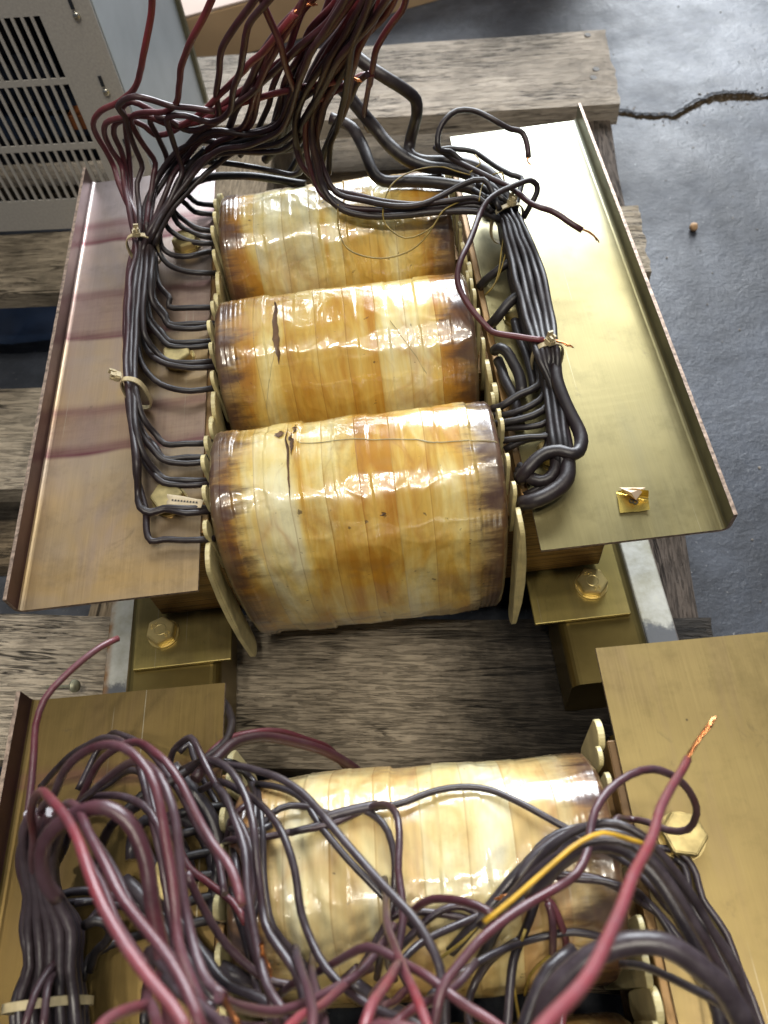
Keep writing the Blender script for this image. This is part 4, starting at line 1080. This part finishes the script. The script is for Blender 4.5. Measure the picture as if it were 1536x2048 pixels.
# ---- front transformer: free tangle (third figure = apparent width, gives the distance)
F2 = [
 ("62,1700 52,1660 58,1610 66,1560 70,1500 74,1450 92,1400 128,1358 168,1318 203,1291 238,1277", 20, 17, (0.35, 0.85), WR, None),
 ("70,1760 64,1680 64,1625 74,1592 88,1583 106,1600 134,1640 160,1690 181,1750 207,1820 250,1890 300,1950 345,2010 380,2080", 20, 36, (0.5, 0.95), WR, None),
 ("90,1740 95,1690 108,1650 124,1618 142,1610 161,1628 185,1676 210,1728 245,1800 290,1860 340,1920 378,1985 410,2070", 20, 34, (0.3, 0.75), WR, None),
 ("60,1720 72,1650 88,1610 108,1583 128,1545 152,1515 186,1496 225,1490 262,1503 296,1545 318,1605 334,1680 346,1760 352,1850 360,1900 390,1980 440,2080", 20, 30, (0.2, 0.75), WR, None),
 ("100,1730 110,1680 138,1640 165,1588 200,1523 226,1500 252,1488 280,1488 308,1500 332,1520 360,1568 390,1628 425,1688 452,1725 472,1765 484,1810", 18, 26, (0.2, 0.8), WR, None),
 ("110,1740 130,1690 158,1612 176,1590 203,1564 240,1538 268,1525 292,1528 320,1552 344,1612 358,1700 368,1780 378,1855 392,1920 416,1968 448,1998", 18, 30, (0.1, 0.55), WR, (482, 2056)),
 ("112,1800 90,1770 82,1725 90,1685 118,1650 168,1622 215,1614 250,1636 277,1688 298,1750 313,1830 322,1890 332,1960 345,2080", 40, 44, (0.35, 0.7), 0.0034, None),
 ("120,1720 140,1650 162,1608 200,1594 250,1593 288,1610 314,1648 330,1700 345,1780 356,1850 340,1930", 18, 24, (0.15, 0.4), WR, None),
 ("330,1560 340,1522 352,1492 380,1476 396,1495 415,1535 450,1600 482,1655 502,1710 508,1770 498,1830 510,1900 530,1960 560,2070", 17, 24, (0.2, 0.35), WR, None),
 ("350,1560 385,1530 412,1521 450,1535 476,1563 500,1616 512,1673 521,1773 531,1848 556,1888 588,1938 604,1998 612,2080", 18, 26, (0.15, 0.3), WR, None),
 ("360,1540 400,1526 460,1533 508,1540 552,1553 600,1583 632,1620 657,1647 699,1694 739,1738 786,1788 823,1830 858,1880 880,1937 889,2011 890,2080", 18, 27, (0.15, 0.15), WR, None),
 ("400,1580 440,1563 480,1580 512,1602 544,1632 568,1670 590,1738 602,1823 625,1888 652,1938 700,1985 765,2023 830,2048 900,2090", 18, 26, (0.2, 0.25), WR, None),
 ("430,1570 455,1600 472,1645 488,1700 495,1773 506,1848 521,1923 536,1973 560,2013 600,2080", 20, 27, (0.15, 0.4), WR, None),
 ("194,1822 170,1850 146,1880 122,1912 98,1942 70,1990 48,2070", 18, 22, (0.15, 0.4), WR, None),
 ("170,1842 150,1880 128,1915 108,1945 95,1975 86,2070", 18, 22, (0.2, 0.35), WR, None),
 ("440,1690 470,1680 530,1674 600,1660 675,1641 735,1616 766,1609 786,1618 797,1642 801,1690 799,1740 803,1790 806,1840 798,1900 790,1950", 16, 23, (0.25, 0.45), WR, None),
 ("500,1700 518,1665 545,1628 582,1611 618,1614 660,1628 720,1616 790,1610 858,1584 920,1575 980,1580 1036,1603 1090,1633 1150,1664 1200,1690", 14, 19, (0.1, 0.15), WR, None),
 ("1215,1660 1232,1640 1262,1640 1296,1648 1334,1660 1374,1657 1393,1627 1378,1585 1346,1553 1304,1538 1260,1549 1216,1582 1192,1624 1182,1672 1173,1708 1152,1748 1116,1776 1058,1810 1000,1848 954,1885 912,1938 885,1980 862,2080", 17, 28, (0.35, 0.65), WR, None),
 ("1050,2100 1092,2046 1142,1992 1182,1938 1216,1878 1245,1818 1269,1758 1290,1706 1316,1642 1340,1580 1374,1518", 46, 23, (1.0, 0.8), WR, (1432, 1434)),
 ("960,1850 1020,1795 1062,1745 1096,1700 1136,1668 1184,1648 1232,1645 1280,1668 1330,1718 1382,1790 1432,1872 1480,1960 1525,2080", 22, 24, (0.1, 0.2), WR, None),
 ("1000,1830 1040,1782 1080,1740 1124,1706 1180,1682 1240,1682 1290,1710 1342,1768 1392,1850 1442,1940 1490,2070", 24, 26, (0.1, 0.2), WR, None),
 ("1150,1680 1210,1700 1262,1728 1300,1768 1342,1810 1382,1847 1410,1885 1432,1930 1452,2000 1470,2080", 20, 24, (0.1, 0.35), WR, None),
 ("1290,1700 1316,1695 1346,1698 1376,1719 1394,1749 1408,1796 1425,1825 1453,1870 1478,1939 1500,1989 1530,2070", 15, 20, (0.1, 0.2), WR, None),
 ("1060,1790 1090,1762 1120,1750 1156,1752 1200,1760 1245,1781 1286,1804 1324,1834 1358,1880 1390,1930", 15, 19, (0.4, 0.1), WR, None),
 ("1244,1930 1290,1936 1336,1954 1380,1975 1424,1998 1456,2019 1490,2080", 22, 26, (0.0, 0.1), WR, None),
 ("860,1995 890,1965 945,1932 1000,1902 1058,1880 1103,1866 1147,1860 1200,1873 1240,1892", 22, 18, (0.1, 0.1), WR, None),
 ("1085,1790 1104,1808 1120,1842 1132,1880 1136,1921 1135,1974 1128,2030 1118,2080", 17, 22, (0.7, 0.75), WR, None),
 ("1075,1780 1060,1830 1040,1885 1028,1921 1020,1970 1015,2030 1008,2080", 24, 26, (0.1, 0.1), 0.0026, None),
 ("760,1985 800,1930 840,1892 882,1868 940,1838 993,1812 1030,1795 1070,1762 1100,1730", 22, 18, (0.15, 0.3), WR, None),
 ("768,1760 771,1800 778,1850 791,1900 812,1950 836,2000 862,2080", 19, 30, (0.2, 1.0), WR, None),
 ("560,1990 600,1962 655,1932 699,1908 736,1897 776,1910 816,1932 848,1952 885,1977 930,2011 980,2043 1040,2085", 22, 28, (0.3, 0.8), WR, None),
 ("800,1925 783,1957 761,1987 744,2011 725,2080", 26, 32, (0.7, 1.0), WR, None),
 ("740,1935 711,1955 674,1982 640,2010 600,2035 560,2080", 22, 30, (0.5, 1.0), WR, None),
 ("790,1960 775,1930 775,1890 800,1850 823,1820 850,1803 886,1797 920,1800 958,1812 990,1830", 20, 23, (0.4, 0.5), WR, None),
 ("180,2090 210,2050 250,2026 292,2014", 34, 30, (1.0, 0.9), WR, None),
 ("440,1990 470,2010 512,2020 562,2020 620,2004 668,1980 720,1945 760,1900 790,1850", 30, 22, (0.6, 0.5), WR, None),
 ("100,1810 122,1790 170,1783 225,1793 285,1810 320,1835", 22, 22, (0.0, 0.1), 0.0026, None),
 ("370,1745 400,1810 436,1873 482,1918 550,1963 592,1970", 22, 22, (0.4, 0.4), WR, None),
 ("352,1680 366,1705 382,1738 425,1773 465,1805 492,1845", 18, 20, (0.7, 0.85), WR, None),
 ("330,1690 340,1780 360,1840 400,1900 445,1960 520,2000 600,2060", 24, 30, (0.05, 0.1), 0.0027, None),
 ("300,1900 340,1950 370,1990 430,2040 480,2090", 26, 34, (0.2, 0.4), WR, None),
 ("290,1980 302,2020 330,2090", 26, 34, (0.5, 0.8), WR, None),
 ("330,1960 372,1990 398,2030 410,2090", 28, 34, (0.2, 0.2), WR, None),
 ("620,2090 626,2030 618,1980 600,1935 592,1900", 30, 24, (0.6, 0.2), WR, None),
 ("655,2090 650,2040 632,1990 624,1945 628,1905", 28, 22, (0.5, 0.3), WR, None),
 ("760,2090 800,2040 840,2012 885,1990 920,1965 955,1925", 28, 24, (0.9, 0.3), WR, None),
 ("960,2090 935,2040 940,1985 965,1940 1000,1905 1040,1880", 24, 20, (0.15, 0.15), 0.0024, None),
 ("700,2090 760,2050 830,2060 890,2085", 34, 36, (0.5, 0.9), WR, None),
 ("500,1605 470,1630 450,1700 460,1760 500,1810", 15, 15, (0.4, 0.1), WR, None),
 ("455,1645 478,1660 512,1662 545,1648", 15, 15, (0.0, 0.0), WR, None),
]
for s, w0, w1, t, r, tip in F2:
    D(tr2, s, w0, w1, t, r, tip)
random.seed(21)
for q in (1, 2, 3, 5, 7, 9, 12, 20, 31, 33, 35, 36, 8, 9, 12, 15, 20, 21, 26, 29, 31, 33, 36, 38, 4, 10, 19, 22, 23, 32, 0):
    s, w0, w1, t, r, tip = F2[q + 0]
    if q in (0, 18): continue
    A = P3(s); n = len(A); ph = random.uniform(0, 6); dx, dy = random.uniform(-30, 30), random.uniform(-14, 26)
    B = [(a[0] + dx + 12 * math.sin(ph + i * 0.8), a[1] + dy + 9 * math.cos(ph + i * 0.7)) for i, a in enumerate(A)]
    B = B[max(0, n // 5):]
    D(tr2, B, w0 * 0.82, w1 * 0.80, (max(0, t[0] - 0.15), t[1] * 0.6), WR)
# low dark mass of harness under the tangle
for s, w0, w1, t, r in (
 ("345,1532 385,1580 425,1640 438,1700 432,1770 440,1850", 36, 38, (0.0, 0.0), 0.0044),
 ("310,1650 350,1634 395,1655 425,1705 432,1780 420,1840", 34, 34, (0.05, 0.0), 0.0044),
 ("262,1720 265,1670 290,1640 330,1650 365,1690 385,1750", 26, 26, (0.0, 0.0), 0.0034),
 ("350,1820 380,1880 420,1920 470,1950 530,1990", 34, 36, (0.0, 0.0), 0.0040),
 ("250,1760 290,1800 320,1850 360,1900 400,1950 440,2010", 34, 38, (0.0, 0.0), 0.0040),
 ("1070,2100 1100,1990 1156,1935 1202,1905 1246,1888 1292,1882 1336,1891 1380,1918 1424,1955 1456,1992 1492,2060", 58, 60, (0.22, 0.15), 0.0046),
 ("1030,1770 1060,1725 1090,1698 1130,1672 1180,1660 1225,1668 1262,1700", 32, 30, (0.1, 0.1), 0.0036),
 ("1060,1800 1105,1740 1160,1700 1200,1690 1250,1700 1300,1742 1350,1812 1400,1905 1430,1990 1450,2080", 36, 42, (0.15, 0.1), 0.0036),
 ("900,1905 960,1835 1020,1765 1062,1722 1104,1690 1150,1668", 26, 26, (0.05, 0.05), 0.0030),
 ("960,1920 1000,1850 1040,1810 1075,1770 1080,1730", 26, 24, (0.05, 0.05), 0.0030),
 ("1040,2080 1070,2000 1100,1940 1150,1900", 40, 38, (0.1, 0.1), 0.0034),
 ("700,1960 740,1990 790,2020 840,2045", 34, 34, (0.1, 0.1), 0.0036),
 ("640,1640 672,1630 712,1620 755,1612", 24, 24, (0.15, 0.15), 0.0030),
 ("140,1880 100,1790 86,1730 100,1680 140,1640", 40, 36, (0.2, 0.2), 0.0042)):
    D(tr2, s, w0, w1, t, r, name='insulating_sleeve', sides=14)
# left column harness lying on the brown plate
random.seed(3)
for i in range(16):
    fr = i / 15
    xb = 30 + 135 * fr; z = 12 + 12 * ((i * 5) % 3)
    x1 = 48 + 110 * fr; x2 = 44 + 60 * fr
    pt = [(xb + 8, 2110, z), (xb, 2010, z), (x1 * 0.9 + 12, 1930, z + 4), (x1, 1860, z + 8), (x2 + 12, 1790, z + 16), (x2 + random.uniform(-8, 8), 1730, z + 26), (x2 + 4 + random.uniform(-8, 14), 1670, z + 40), (x2 + 30 * fr + 14, 1625, z + 50)]
    W(tr2, pt, (0.0, 0.35), r=WR * random.uniform(0.95, 1.2), mat=M['wire_dusty'])
for s in ("165,1960,14 180,1920,14 205,1900,14 232,1884,12 262,1875,8 290,1870,2", "170,1850,30 195,1842,32 215,1848,30 222,1866,26 208,1890,22 190,1905,18 178,1940,14",
          "195,1760,20 205,1700,22 214,1665,24 230,1640,24 262,1610,22 300,1580,20 360,1545,18", "290,2060,16 292,2010,14 300,1950,10 312,1880,6"):
    W(tr2, s, (0.0, 0.0))
for s, w0, w1, m in (("1296,1692 1250,1677 1206,1665 1162,1683 1117,1716 1073,1755 1028,1797 969,1845", 11.2, 12.5, 'yellow'),
                     ("1046,2080 1030,1975 1026,1950 1036,1905 1050,1860", 7, 6, 'ochre'), ("1049,1989 1064,1945 1094,1915 1126,1900 1180,1905", 6.5, 6, 'ochre'),
                     ("872,1925 905,1900 925,1880 950,1856 975,1830", 6, 6, 'ochre'), ("1240,1885 1330,1890 1390,1925 1430,1975 1450,2060", 8, 9, 'ochre')):
    D(tr2, s, w0, w1, (0, 0), 0.0009, name='thin_yellow_wire', mat=M[m], sides=8)
def strands(par, a, b, dep, r=0.0009):
    copper_tip(atd(a[0], a[1], dep), atd(b[0], b[1], dep * 1.01), r, par, 0.002)
strands(tr2, (1060, 1752), (990, 1800), 0.325); strands(tr2, (522, 1888), (544, 1952), 0.27)
cable_tie(tr2, (98, 2010), 15.0, 4, 44, R(2), -14.0, -1.2)
# leads of the front transformer's rear coil
for y in (1610, 1650, 1700, 1745, 1790, 1835):
    W(tr2, "%d,%d,-2 %d,%d,6 %d,%d,10 %d,%d,12" % (470, y, 445, y + 2, 400, y + 8, 350, y + 20), (0, 0))

W(tr2, "418,1392,-45 444,1400,-26 459,1424,-6 462,1450,10 452,1482,22 428,1506,32 390,1532,42 340,1566,46 290,1602,44 250,1626,40 222,1650,34 205,1690,26", (0.1, 0.1))
W(tr2, "390,1560,60 405,1538,58 432,1518,52 470,1486,40 520,1473,26 575,1478,12 625,1492,0 668,1512,-14 705,1535,-30 735,1565,-55", (0.25, 0.5), r=0.0026)
W(tr2, "400,1530,30 440,1492,24 470,1474,14 520,1464,4 562,1465,-8 600,1475,-20 650,1495,-40 690,1530,-60", (0.6, 0.6))
